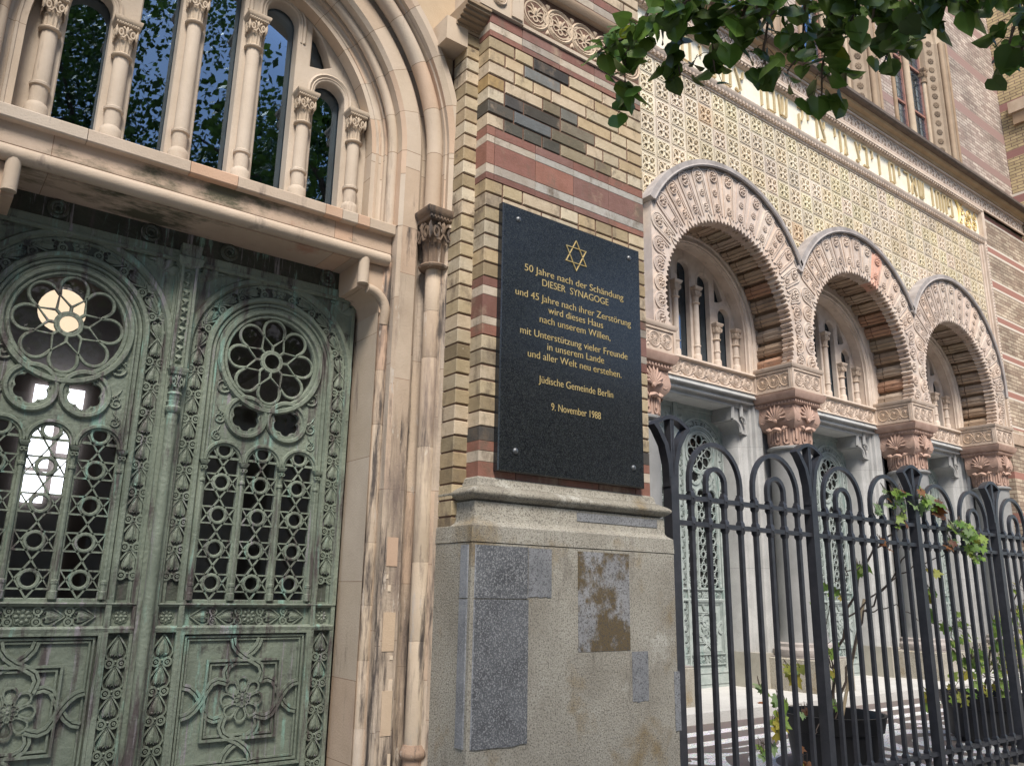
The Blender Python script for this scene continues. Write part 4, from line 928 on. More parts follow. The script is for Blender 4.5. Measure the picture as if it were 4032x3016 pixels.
def porch_column(X, i):
    root = part("porch_column", SYN, label="grey granite column with carved red capital under the "+["first", "first and second", "second and third", "third"][i]+" arch foot")
    y = 7.17-DP
    b = MB(); b.lathe([(.36,EYE-.62), (.335,EYE-.52), (.318,EYE-.4), (.312,EYE+1.4), (.305,EYE+2.13), (.33,EYE+2.135), (.35,EYE+2.15), (.35,EYE+2.175), (.325,EYE+2.19)], X, y, 36, (.66,.66,.66)); b.build("shaft", M['greygranite'], root)
    b = MB(); b.lathe([(.42,EYE-.80), (.44,EYE-.77), (.44,EYE-.70), (.40,EYE-.66), (.40,EYE-.62), (.37,EYE-.60)], X, y, 28); b.rectmold([(.0,EYE-.42-.40), (.03,EYE-.80), (.03,EYE-.79)], X-.40, X+.40, y-.40, y+.4); b.build("base", M['slate'], root)
    b = MB(); b.rectmold([(.06,-.2), (.06,EYE-.82), (.02,EYE-.80)], X-.40, X+.40, y-.40, y+.5); b.build("pedestal", M['granite'], root)
    b = MB(); b.lathe([(.30,EYE+2.18), (.305,EYE+2.45)], X, y, 28)
    for k in range(14):
        a = 2*pi*k/14; ax, ay = X+.305*cos(a), y+.305*sin(a); tx, ty = -sin(a), cos(a); w_ = .045
        b.tube([(ax+tx*w_, ay+ty*w_, EYE+2.46), (ax+tx*w_, ay+ty*w_, EYE+2.26)]+[(ax+tx*w_*cos(c), ay+ty*w_*cos(c), EYE+2.26-w_*sin(c)) for c in (pi*.25, pi*.5, pi*.75)]+[(ax-tx*w_, ay-ty*w_, EYE+2.26), (ax-tx*w_, ay-ty*w_, EYE+2.46)], .013, 4)
        b.tube([(X+.31*cos(a), y+.31*sin(a), EYE+2.45), (X+.31*cos(a), y+.31*sin(a), EYE+2.28)], .018, 5)
    z0 = EYE+2.43
    b.rectmold([(-.16,z0), (-.08,z0+.02), (-.02,z0+.10), (.0,z0+.17), (-.01,z0+.26), (-.03,z0+.36), (-.03,z0+.38)], X-.33, X+.33, y-.33, y+.3)
    for U, W in (((1,0,0), (0,-1,0)), ((0,-1,0), (-1,0,0)), ((0,1,0), (1,0,0))): b.place(FAN, np.array((X, y, z0+.21))+np.array(W)*.315, U, (0,0,1), tuple(.75*v for v in W), .60, su=1.08)
    b.build("capital", M['terra'], root)
    b = MB(); z1 = z0+.37
    b.rectmold([(-.02,z1), (.0,z1+.02), (.0,z1+.07), (.04,z1+.085), (.07,z1+.15), (.075,z1+.19)], X-.33, X+.33, y-.345, YW-.0+.05)
    for k in range(12): b.box(X-.33+k*.0565, X-.33+k*.0565+.03, y-.36, y-.33, z1+.025, z1+.06); b.box(X-.345, X-.32, y-.34+k*.06, y-.34+k*.06+.03, z1+.025, z1+.06)
    b.build("abacus", M['terra'], root)
    b = MB(); z2 = z1+.19; x0, x1 = X-.385, X+.385; zt = EYE+3.40
    b.rectmold([(-.005,z2), (-.005,zt-.07), (.02,zt-.06), (.035,zt-.03), (.035,zt)], x0, x1, YF+.0, YW+.05, (.88,.84,.80))
    for zz in (z2+.03, zt-.085):
        b.box(x0, x1, YF-.012, YF+.02, zz-.012, zz+.012, (.9,.86,.82)); b.box(x0-.012, x0+.02, YF, YW, zz-.012, zz+.012, (.9,.86,.82))
    for xx in (x0+.015, x1-.015): b.box(xx-.022, xx+.022, YF-.014, YF+.02, z2+.02, zt-.075, (.92,.88,.84))
    for yy in (YF+.0, YW-.03): b.box(x0-.014, x0+.02, yy+.008, yy+.055, z2+.02, zt-.075, (.92,.88,.84))
    zm = (z2+zt-.055)/2
    band_of_roundels(b, (x0+.04, YF+.004, zm), (1,0,0), (0,0,1), (0,-1,0), .69, 3, .105, (.9,.86,.83)); band_of_roundels(b, (x0+.004, YW-.04, zm), (0,-1,0), (0,0,1), (-1,0,0), .60, 3, .10, (.95,.85,.74))
    b.build("impost_block", M['pale'], root)
    return root
for i, X in enumerate(COLX): porch_column(X, i)
# ---- wall, windows, door cases and doors behind the arches
wall = MB(); wall.recalc = False
WD = 7.70
for bi, (cx, Ri, zi, Ro, zo) in enumerate(BAYS):
    R = 1.22
    # stone ring between soffit and tracery
    t = plate([(COLX[bi]+.003, EYE+3.3), (COLX[bi+1]-.003, EYE+3.3), (COLX[bi+1]-.003, EYE+5.75), (COLX[bi]+.003, EYE+5.75)], [[(cx-R, EYE+3.31)]+[(cx+R, EYE+3.31)]+[(cx+R*cos(pi*i/32), EYE+3.93+R*sin(pi*i/32)) for i in range(33)]], YW+.02, .22, .004)
    for rr, tr, d in ((R+.13, .03, -.005), (R+.04, .022, .0), (R-.0, .016, .06)): t.tube([(cx+rr, YW+.02+d, EYE+3.3)]+[(cx+rr*cos(pi*i/32), YW+.02+d, EYE+3.93+rr*sin(pi*i/32)) for i in range(33)]+[(cx-rr, YW+.02+d, EYE+3.3)], tr, 6)
    t.build("window_surround", M['pale'], SYN)
    tympanum(cx, EYE+3.93, R+.02, WD, EYE+3.34, .46, .142, (EYE+4.58, EYE+4.09, EYE+4.09), (EYE+4.84, EYE+4.72, EYE+4.26), .047, "porch_window", M['pale'], 7.80, SYN, .155,
             label="sandstone tracery window with colonnettes under the "+["left", "middle", "right"][bi]+" porch arch")
    # sill band with roundels
    b = MB(); xl, xr = COLX[bi]+.385, COLX[bi+1]-.385
    b.xmold([(YW+.3, EYE+3.335), (YW-.03, EYE+3.33), (YW-.035, EYE+3.30), (YW-.01, EYE+3.285), (YW+.02, EYE+3.28), (YW+.02, EYE+3.05), (YW-.01, EYE+3.045), (YW-.015, EYE+3.02), (YW+.3, EYE+3.015)], xl, xr, (1.02,1,.97))
    n = 9 if bi != 1 else 9
    band_of_roundels(b, (xl+.03, YW+.012, EYE+3.163), (1,0,0), (0,0,1), (0,-1,0), xr-xl-.06, n, .105, (1.02,.98,.95)); b.build("sill_frieze", M['pale'], SYN)
    # granite door case: stepped lintel, shoulder corbels, jambs
    b = MB(); XR_ = cx+1.09
    steps = [(7.465, 3.015, 2.945), (7.53, 2.945, 2.875), (7.59, 2.875, 2.80)]
    for D_, za, zb_ in steps: b.box(xl-.06, xr+.06, D_-DP, 8.1-DP, EYE+zb_, EYE+za-.001, (1.35,1.35,1.33))  # lintel tinted brighter to paint sky light on its steps
    b.tube([(xl, 7.46-DP, EYE+2.955), (xr, 7.46-DP, EYE+2.955)], .017, 8, col=(1.4,1.4,1.38)); b.tube([(xl, 7.525-DP, EYE+2.885), (xr, 7.525-DP, EYE+2.885)], .02, 8, col=(1.4,1.4,1.38)); b.tube([(cx-.95, 7.60-DP, EYE+2.82), (cx+.95, 7.60-DP, EYE+2.82)], .026, 8)
    for mir in (1, -1):
        X = lambda x: cx+mir*(x-cx)
        k = XR_-.0
        poly = [(k-.22, EYE+2.802), (k-.22, EYE+2.60), (k-.17, EYE+2.595)]+[(k-.17+.17*sin(a), EYE+2.42+.165*cos(a)) for a in [pi/2*i/7 for i in range(8)]]+[(k+.25, EYE+2.40), (k+.25, EYE+2.802)]
        b.prism([(X(x), z_) for x, z_ in poly], 7.62-DP, 8.1-DP)
        b.tube([(X(k-.20+.19*sin(a)), 7.61-DP, EYE+2.43+.185*cos(a)) for a in [pi/2*i/7 for i in range(8)]], .03, 6); b.tube([(X(k-.20), 7.61-DP, EYE+2.62), (X(k-.20), 7.60-DP, EYE+2.8)], .03, 6); b.tube([(X(k-.02), 7.58-DP, EYE+2.66), (X(k-.02), 7.58-DP, EYE+2.88)], .03, 6)
        b.tube([(X(k-.02+.075*sin(a)), 7.57-DP, EYE+2.56+.1*cos(a)) for a in [pi/2*i/5 for i in range(6)]], .026, 6)
        jpr = [(k, 8.1), (k, 7.74), (k+.025, 7.70), (k+.06, 7.69), (k+.085, 7.70), (k+.10, 7.66), (k+.155, 7.63), (k+.165, 7.58), (k+.20, 7.565), (k+.22, 7.585), (k+.235, 7.53), (k+.27, 7.52), (k+.285, 7.47), (k+.31, 7.46), (k+.31, 7.50), (k+.75, 7.50)]; jt = [1.05,1.05,1.15,1.3,1.3,1.1,1.25,1.1,1.3,1.1,1.1,1.35,1.1,1.3,.9,.68]  # jt: facet tints that paint bright sky light along the mouldings
        zs_ = [EYE-.76, EYE+.42, EYE+1.33, EYE+2.22, EYE+2.88]
        for z0, z1 in zip(zs_, zs_[1:]):
            cc = rnd.choice([(1,1,1), (.93,.93,.93), (1.06,1.06,1.05)])
            for za, zb_, c2 in ((z0, z1-.004, cc), (z1-.004, z1, (.4,.4,.4))):
                v = []
                for x, D_ in jpr: v += [(X(x), D_-DP, za), (X(x), D_-DP, zb_)]
                b.add(v, [(2*i, 2*i+1, 2*i+3, 2*i+2) for i in range(len(jpr)-1)], [tuple(q_*jt[i] for q_ in c2) for i in range(len(jpr)-1)])
        b.prism([(X(k-.01), -.3), (X(k+.8), -.3), (X(k+.8), EYE-.76), (X(k-.01), EYE-.76)], 7.44-DP, 8.1-DP, (.92,.86,.74))
    b.build("door_case", M['greygranite'], SYN, label="pale grey granite door case with shoulder corbels under the "+["left", "middle", "right"][bi]+" porch arch")
    # doors
    YD = 8.0-DP
    for sx in (-1, 1):
        ox = cx+sx*.565
        if bi == 0 and sx == -1:
            D0 = door_leaf("porch_door", ox, YD, EYE+2.107, 1.215, EYE+.125, (EYE-.03, EYE+.085), FL, EYE+2.80, M['palebronze'], SYN, M['doorglass'], "pale grey-green door leaf, left leaf under the left porch arch", True, 1, EYE-.79); O0 = ox
        else:
            c = D0.copy(); scene.collection.objects.link(c); c.location = (ox-O0, 0, 0); c['label'] = "pale grey-green door leaf, %s leaf under the %s porch arch" % ("left" if sx < 0 else "right", ["left", "middle", "right"][bi])
            for ch_ in D0.children: d = ch_.copy(); scene.collection.objects.link(d); d.parent = c
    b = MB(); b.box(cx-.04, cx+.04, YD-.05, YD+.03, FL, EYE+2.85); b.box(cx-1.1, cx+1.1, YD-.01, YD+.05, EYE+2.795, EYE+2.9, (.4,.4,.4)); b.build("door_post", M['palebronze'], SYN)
for x0, x1 in ((7.0, 18.6),):
    wall.add([(x0,8.16-DP,FL-.3),(x1,8.16-DP,FL-.3),(x1,8.16-DP,EYE+6),(x0,8.16-DP,EYE+6)], [(0,1,2,3)])
wall.build("dark_hall", M['dark'], SYN, smooth=0)  # flat near-black sheet stands in for the unlit interior's darkness
# ---- tile panel over the arches
def inside(x, z, m=0.0):
    for cx, Ri, zi, Ro, zo in BAYS:
        if (x-cx)**2+(z-zo)**2 < (Ro+m)**2 or (abs(x-cx) < Ro+m and z < zo): return True
    return z < 4.6
TI = MB(); TI.recalc = True
for h, d, c in ((.5, -.0, 1.05), (.43, -.03, 1.0)):
    TI.tube([(-h+.03, d, -h+.03), (h-.03, d, -h+.03), (h-.03, d, h-.03), (-h+.03, d, h-.03)], .035, 4, True, (c,c,c))
for k in range(4):
    a = pi/4+k*pi/2; ca, sa = cos(a), sin(a)
    lp_ = [(.05,0), (.16,.10), (.30,.15), (.43,.10), (.47,0)]; lp_ = lp_+[(x, -y) for x, y in lp_[-2:0:-1]]
    TI.tube([(x*ca-y*sa, -.045, x*sa+y*ca) for x, y in lp_], .028, 4, True, (1.08,1.06,1.0))
    TI.dome([(.33*ca+.07*cos(b_), .33*sa+.07*sin(b_)) for b_ in [2*pi*i/6 for i in range(6)]], -.0, .07, (.95,.9,.8))
    b_ = a+pi/4; cb, sb = cos(b_), sin(b_)
    for s_ in (-1, 1): TI.tube([(.10*cb, -.04, .10*sb), (.24*cb-s_*.03*sb, -.05, .24*sb+s_*.03*cb), (.33*cb-s_*.10*sb, -.05, .33*sb+s_*.10*cb), (.27*cb-s_*.16*sb, -.05, .27*sb+s_*.16*cb)], [.03,.03,.03,.035], 4, col=(1.05,1.02,.95))
TI.dome(circle(0, 0, .09, 7), -.02, .08)
PT = .317; XRt = 17.835; ZTt = EYE+7.50
tp = MB(); bk = MB(); q = random.Random(4)
for c in range(35):
    for r in range(10):
        x = XRt-PT*(c+.5); z = ZTt-PT*(r+.5)
        if x < 6.9 or inside(x, z-EYE, -.16): continue
        k = q.uniform(.90, 1.06); col = (k, k*q.uniform(.95, 1.0), k*q.uniform(.88, 1.0))
        if q.random() < .015: col = (.92, .80, .70)
        if q.random() < .10: col = tuple(v*.9 for v in col)
        off = len(tp.v); tp.place(TI, (x, YT-.004, z), W=(0,-1.1,0), sc=PT)
        for i in range(len(tp.c)-len(TI.c), len(tp.c)): tp.c[i] = tuple(a*b_ for a, b_ in zip(tp.c[i], col))
        bk.add([(x-PT/2, YT, z-PT/2), (x+PT/2, YT, z-PT/2), (x+PT/2, YT, z+PT/2), (x-PT/2, YT, z+PT/2)], [(0,1,2,3)], tuple(v*.74 for v in col))  # ground darkened to paint shade into the recesses of the relief
tile_panel = tp.build("relief_tile_panel", M['tile'], SYN, smooth=50, label="wall of square ochre relief tiles above the three arches")
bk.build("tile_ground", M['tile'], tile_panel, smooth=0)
# frame at the right of the panel
b = MB()
for x0, x1, d in ((17.84,17.90,.03), (17.90,17.96,.06), (17.96,18.00,.03), (18.0,18.09,.09), (18.09,18.20,.05)): b.box(x0, x1, YT-d, YT+.2, EYE+3.4, EYE+7.51 if x1 < 18.0 else EYE+7.65, (1.02,1,.97))
for k in range(60): b.dome(circle(18.045, EYE+3.5+k*.068, .026, 6), YT-.09, .02)
b.build("panel_frame", M['pale'], SYN)
# ---- inscription band and cornice
b = MB(); X0, X1 = 6.6, 18.10
b.xmold([(YT+.1, EYE+7.50), (YT-.03, EYE+7.50), (YT-.035, EYE+7.535), (YT-.055, EYE+7.54), (YT-.06, EYE+7.57), (YT-.09, EYE+7.60), (YT-.10, EYE+7.66), (YT-.085, EYE+7.68), (YT-.02, EYE+7.71), (YT+.1, EYE+7.72)], X0, X1, (1,.97,.93))
b.xmold([(YT+.1, EYE+8.26), (YT-.04, EYE+8.265), (YT-.06, EYE+8.29), (YT-.11, EYE+8.31), (YT-.11, EYE+8.36), (YT-.05, EYE+8.40), (YT+.1, EYE+8.41)], X0, X1, (1,.97,.93))
b.box(18.0, 18.13, YT-.10, YT+.1, EYE+7.66, EYE+8.36, (1,.97,.93))
x = X0
while x < X1-.05: b.box(x, x+.045, YT-.085, YT-.04, EYE+7.545, EYE+7.60, (.85,.8,.76)); b.box(x, x+.04, YT-.10, YT-.05, EYE+8.268, EYE+8.306, (.85,.8,.76)); x += .085
b.build("inscription_frame", M['pale'], SYN)
b = MB(); b.add([(X0, YT-.0, EYE+7.70), (18.02, YT, EYE+7.70), (18.02, YT, EYE+8.30), (X0, YT, EYE+8.30)], [(0,1,2,3)]); band = b.build("gilded_frieze", M['goldband'], SYN, smooth=0, label="gilded frieze with raised Hebrew lettering")
def stroke(b, pts, r=.035): b.tube([(x, YT-.022, z) for x, z in pts], r, 4)
HB = {  # letters drawn in a 1 x 1 box as strokes
 'P': [[(.15,0),(.85,0)], [(.85,0),(.85,1),(.15,1)], [(.15,1),(.15,.55),(.45,.55)]],
 'T': [[(.05,0),(.2,0),(.2,1)], [(.1,1),(.85,1),(.85,0)]], 'H': [[(.15,0),(.15,1)], [(.05,1),(.85,1),(.85,0)]], 'V': [[(.4,1),(.55,1),(.55,0)]],
 'S': [[(.1,1),(.2,.1),(.8,.1),(.95,1)], [(.5,1),(.45,.3),(.3,.1)]], 'A': [[(.1,1),(.4,.55),(.6,.1),(.35,0),(.05,.1)], [(.9,1),(.85,.7),(.55,.6)]], 'R': [[(.1,1),(.8,1),(.8,0)]],
 'Y': [[(.4,1),(.55,1),(.55,.6)]], 'M': [[(.1,1),(.85,1),(.85,0),(.15,0),(.15,1)]], 'B': [[(.15,1),(.8,1),(.8,0)], [(.05,0),(.95,0)]], 'L': [[(.2,1.25),(.2,.9),(.8,.9),(.8,.5),(.4,0)]],
 'G': [[(.3,1),(.65,1),(.65,.4),(.8,0)], [(.65,.4),(.3,0)]], 'C': [[(.1,1),(.85,.2),(.9,0),(.1,0)], [(.9,1),(.85,.7),(.55,.5)]], 'D': [[(.05,1),(.95,1)], [(.8,1),(.8,0)]], 'Q': [[(.1,1),(.9,1),(.85,.6),(.5,.35)], [(.2,.65),(.2,-.25)]],
 'n': [[(.2,0),(.6,0),(.6,1),(.3,1)]], 'a': [[(.1,1),(.9,0)], [(.1,0),(.2,.5),(.35,.65)], [(.65,.35),(.85,.6),(.8,1)]], 'm': [[(.1,1),(.3,.7),(.15,0)], [(.3,.9),(.6,1),(.85,.8),(.85,0),(.45,0)]], 'e': [[(.05,1),(.9,1),(.9,0)], [(.2,0),(.2,.65)]],
}
# words right to left: P T H V / SH E R I M / V I B A / G V I / TZ D I Q / SH M R / A M N I M
words = [("PTHV", 2.41, 2.262), ("SaRYM", 2.236, 2.035), ("VYBA", 2.005, 1.868), ("GVY", 1.836, 1.765), ("CDYQ", 1.735, 1.61), ("SMR", 1.575, 1.432), ("AMNYM", 1.408, 1.18)]
HB['N'] = HB['n']
for wd, xa, xb in words:
    b = MB()
    xr_, xl_ = xa*DT, xb*DT; n = len(wd); pitch = (xr_-xl_)/n
    for k, chh in enumerate(wd):
        w_ = min(pitch*.78, .34); x0 = xr_-pitch*k-w_
        for st in HB[chh]: stroke(b, [(x0+px*w_, EYE+7.79+pz*.40) for px, pz in st], .021)
    b.build("hebrew_word", M['lettergold'], band)
b = MB()                                                 # gold scrollwork at the end of the band
ox, oz = 17.47, EYE+8.0
for (dx, dz, sx, sc, V) in ((-.22,.10,1,.12,1), (-.05,-.12,-1,.13,1), (.12,.12,1,.12,-1), (.30,-.10,-1,.13,1), (.40,.14,1,.09,1), (-.30,-.16,1,.09,-1), (.1,-.2,1,.08,1)):
    b.place(SCR, (ox+dx, YT-.0, oz+dz), (sx,0,0), (0,0,V), (0,-1,0), sc)
b.tube([(16.98, YT-.01, EYE+7.72), (17.08, YT-.02, EYE+7.86), (17.10, YT-.02, EYE+8.0), (17.08, YT-.02, EYE+8.14), (16.98, YT-.01, EYE+8.28)], .03, 5)
b.build("gold_scrollwork", M['gold'], band)
# pattern band and cornice, running on to the far wing
b = MB(); X1 = 20.35
b.box(X0, X1, YT-.05, YT+.2, EYE+8.40, EYE+8.72, (.80,.74,.70)); b.box(X0, X1, YT-.085, YT+.1, EYE+8.40, EYE+8.43, (1,.96,.93)); b.box(X0, X1, YT-.085, YT+.1, EYE+8.69, EYE+8.73, (1,.96,.93))
x = X0+.1; k = 0
t = MB()
for s_ in (-1, 1):
    t.tube([(s_*.05,0,-.11), (s_*.09,-.01,-.03), (s_*.03,-.01,.02), (s_*.10,-.01,.08), (s_*.05,0,.11)], .016, 4); t.dome(circle(s_*.05, .05, .02, 5), 0, .015)
t.dome([(-.03,-.02), (0,-.09), (.03,-.02), (0,.05)], 0, .02)
while x < X1-.1: b.place(t, (x, YT-.05, EYE+8.56)); x += .235
b.build("patterned_frieze", M['pale'], SYN)
b = MB(); 
b.xmold([(YT+.1, EYE+8.73), (YT-.10, EYE+8.74), (YT-.12, EYE+8.78), (YT-.20, EYE+8.80), (YT-.22, EYE+8.84), (YT+.1, EYE+8.85)], X0, X1, (.75,.68,.55))
b.build("cornice", M['ochre'], SYN)
b = MB(); b.xmold([(YT+.1, EYE+8.842), (YT-.30, EYE+8.845), (YT-.33, EYE+8.87), (YT-.33, EYE+8.93), (YT-.27, EYE+8.95), (YT+.25, EYE+9.02)], X0, X1+.05, (.35,.3,.26)); 
b.build("gutter", M['slate'], SYN)
# ---- flank wall right of the panel, upper wall with windows, far wing
RW, CW = (.34,.17,.135), (.62,.56,.48)
fz = lambda a: EYE+a*DT
fl = MB(); fl.box(18.13, 20.45, YT+.004, YT+.3, -.2, EYE+8.41)
stripes = []
for a, b_, c in ((1.188,1.183,CW), (1.200,1.189,RW), (1.073,1.090,RW), (1.090,1.097,CW), (1.066,1.073,CW), (.953,.974,RW), (.974,.980,CW), (.946,.953,CW), (.838,.855,RW), (.855,.861,CW), (.831,.838,CW), (.600,.617,RW), (.617,.623,CW), (.594,.600,CW), (.506,.512,CW), (.500,.506,RW), (.487,.492,CW), (.35,.37,RW), (.22,.25,RW), (.1,.12,CW), (.72,.735,RW), (.735,.741,CW), (.714,.72,CW)):
    stripes.append((fz(min(a,b_)), fz(max(a,b_)), c))
fl.build("flank_wall", mwall("far_brick", .27, .081, (.55,.46,.35), (.28,.20,.15), (.24,.17,.13), stripes), SYN, smooth=0, label="brown brick wall with red and cream stripes right of the tile panel")
fb = MB(); fb.box(18.13, 20.45, YT-.02, YT+.01, EYE+3.16, EYE+3.40, (.75,.68,.62)); band_of_roundels(fb, (18.2, YT-.012, EYE+3.28), (1,0,0), (0,0,1), (0,-1,0), 2.2, 10, .10, (.8,.72,.66)); fb.build("flank_frieze", M['pale'], SYN)
YU = 7.05-DP; WINX = [16.36-2*3.30, 16.36-3.30, 16.36]
up_st = [(EYE+10.9, EYE+11.15, (.30,.195,.17)), (EYE+12.3, EYE+12.55, (.30,.195,.17)), (EYE+9.75, EYE+9.95, (.29,.19,.165)), (EYE+13.6, EYE+13.85, (.30,.195,.17))]
HW = 1.31; ZSu = EYE+12.5
holes = [lancet(wx-HW, wx+HW, EYE+8.95, ZSu, 14) for wx in WINX]
t = plate([(6.0, EYE+8.80), (21.5, EYE+8.80), (21.5, EYE+17), (6.0, EYE+17)], holes, YU, .08)
t.build("upper_wall", mwall("upper_brick", .27, .081, (.60,.51,.43), (.30,.22,.185), (.26,.19,.16), up_st), SYN, smooth=0, label="mottled upper brick wall with tall arched windows")
for wi, wx in enumerate(WINX):
    root = part("upper_window", SYN, label="tall arched leaded window in the upper wall, %s" % ["half hidden by leaves on the left", "the middle one", "nearest the far wing"][wi])
    b = MB(); P_ = [(HW+.10, 7.035), (HW+.0, 7.03), (HW-.03, 7.10), (HW-.10, 7.14), (HW-.14, 7.15), (HW-.16, 7.20), (HW-.40, 7.33), (HW-.42, 7.30), (HW-.46, 7.30), (HW-.48, 7.40), (HW-.56, 7.44)]
    for mir in (1, -1):
        v = []
        for x, D_ in P_: v += [(wx+mir*x, D_-DP, EYE+8.9), (wx+mir*x, D_-DP, ZSu)]
        b.add(v, [(2*i, 2*i+1, 2*i+3, 2*i+2) for i in range(len(P_)-1)], (.66,.62,.58))
        b.tube([(wx+mir*(HW-.07), 7.10-DP, EYE+8.9), (wx+mir*(HW-.07), 7.10-DP, ZSu)], .055, 10, col=(.74,.66,.58)); b.lathe([(.07,EYE+8.9), (.07,EYE+9.16), (.06,EYE+9.2)], wx+mir*(HW-.07), 7.10-DP, 10, (.5,.45,.4))
        b.tube([(wx+mir*(HW-.51), 7.37-DP, EYE+8.9), (wx+mir*(HW-.51), 7.37-DP, EYE+11.65)], .045, 10, col=(1,.95,.88)); capital(b, wx+mir*(HW-.51), 7.37-DP, EYE+11.4, EYE+11.75, .17, (.6,.52,.45))
        for k in range(6): b.box(wx+mir*(HW+.005)-.0, wx+mir*(HW+.005)+mir*.085, YU-.035, YU+.05, EYE+8.9+k*.6, EYE+8.9+k*.6+.597, random.Random(k).choice([(.72,.62,.52), (.62,.52,.43), (.8,.7,.6)]))
    v = []; n = 16
    for x, D_ in P_:
        for i in range(n+1): v.append((wx+x*cos(pi*i/n), D_-DP, ZSu+x*sin(pi*i/n)))
    b.add(v, [(j*(n+1)+i, j*(n+1)+i+1, (j+1)*(n+1)+i+1, (j+1)*(n+1)+i) for j in range(len(P_)-1) for i in range(n)], (.92,.88,.82))
    b.build("jamb", M['ochre'], root)
    b = MB(); U = np.array((-.24, .0, 0)); 
    d = np.array((-.255, .14, 0)); d = d/np.linalg.norm(d); nrm = np.array((-d[1], d[0], 0)); nrm = nrm if nrm[0] < 0 else -nrm
    zz = EYE+9.05; k = 0
    while zz < ZSu:
        o = np.array((wx+HW-.275, 7.262-DP, zz)); b.place(ROS, o+nrm*.004, tuple(d), (0,0,1), tuple(nrm), .082, (.38,.34,.31) if k % 2 else (.52,.47,.42)); zz += .229; k += 1
    b.build("rosette", M['ochre'], root)
    b = MB(); D_ = 7.40
    b.tube([(wx, 7.36-DP, EYE+8.9), (wx, 7.36-DP, EYE+11.9)], .075, 10, col=(1,.95,.88)); b.box(wx-.06, wx+.06, 7.38-DP, 7.46-DP, EYE+8.9, EYE+13.2)
    b.build("mullion", M['ochre'], root)
    b = MB()
    for s_ in (-1, 1):
        xa, xb = wx+s_*.10, wx+s_*(HW-.54)
        for x in (xa, xb): b.box(x-.02, x+.02, 7.40-DP, 7.45-DP, EYE+8.9, EYE+13.2)
        for zz in (9.35, 10.5, 11.65, 12.8): b.box(min(xa,xb), max(xa,xb), 7.405-DP, 7.445-DP, EYE+zz, EYE+zz+.05)
    b.build("frame", M['redframe'], root)
    b = MB()
    for s_ in (-1, 1):
        xa, xb = sorted((wx+s_*.11, wx+s_*(HW-.54)))
        zz = EYE+8.95; k = 0
        while zz < EYE+13:                                # leading in a hexagon-like net
            p_ = []; nx = 3; dx = (xb-xa)/nx
            for i in range(nx+1): p_.append((xa+dx*i, 7.432-DP, zz+(.06 if (i+k) % 2 else -.02)))
            b.tube(p_, .0045, 3)
            for i in range(nx+1): b.tube([(xa+dx*i, 7.432-DP, p_[i][2]), (xa+dx*i, 7.432-DP, p_[i][2]+(.14 if (i+k) % 2 else .06))], .0045, 3) if (i+k) % 2 == 0 else None
            zz += .17; k += 1
    b.build("leading", M['slate'], root)
    b = MB(); b.add([(wx-HW, 7.44-DP, EYE+8.85), (wx+HW, 7.44-DP, EYE+8.85), (wx+HW, 7.44-DP, EYE+14), (wx-HW, 7.44-DP, EYE+14)], [(0,1,2,3)]); b.build("pane", M['leadglass'], root, smooth=0)
b = MB(); b.box(6, 21.5, 7.9-DP, 8.0-DP, EYE+5, EYE+17); b.build("attic_void", M['dark'], SYN, smooth=0)  # near-black slab paints the darkness behind the upper windows
wg = MB(); wg.box(20.42, 26, .0, YU+.5, -.2, EYE+16.5)
wst = [(EYE+8.05, EYE+8.17, (.30,.15,.13)), (EYE+8.17, EYE+8.25, (.62,.55,.46)), (EYE+9.3, EYE+9.5, (.28,.14,.12)), (EYE+9.5, EYE+9.56, (.6,.53,.44)), (EYE+10.5, EYE+10.7, (.28,.14,.12)), (EYE+7.2, EYE+7.5, (.28,.14,.12)), (EYE+11.8, EYE+12.0, (.28,.14,.12)), (EYE+13.2, EYE+13.4, (.28,.14,.12)), (EYE+6, EYE+6.2, (.28,.14,.12))]
wg.build("far_wing", mwall("wing_brick", .27, .081, (.60,.47,.26), (.46,.35,.19), (.22,.15,.11), wst), SYN, smooth=0, label="yellow brick side of the far wing with dark red bands")
b = MB(); b.box(20.28, 20.43, 1.0, YT-.15, EYE+11.6, EYE+11.9, (1,.95,.9)); b.box(20.34, 20.43, 1.0, YT-.2, EYE+11.3, EYE+11.6, (.7,.6,.5)); b.build("wing_string_course", M['ochre'], SYN)

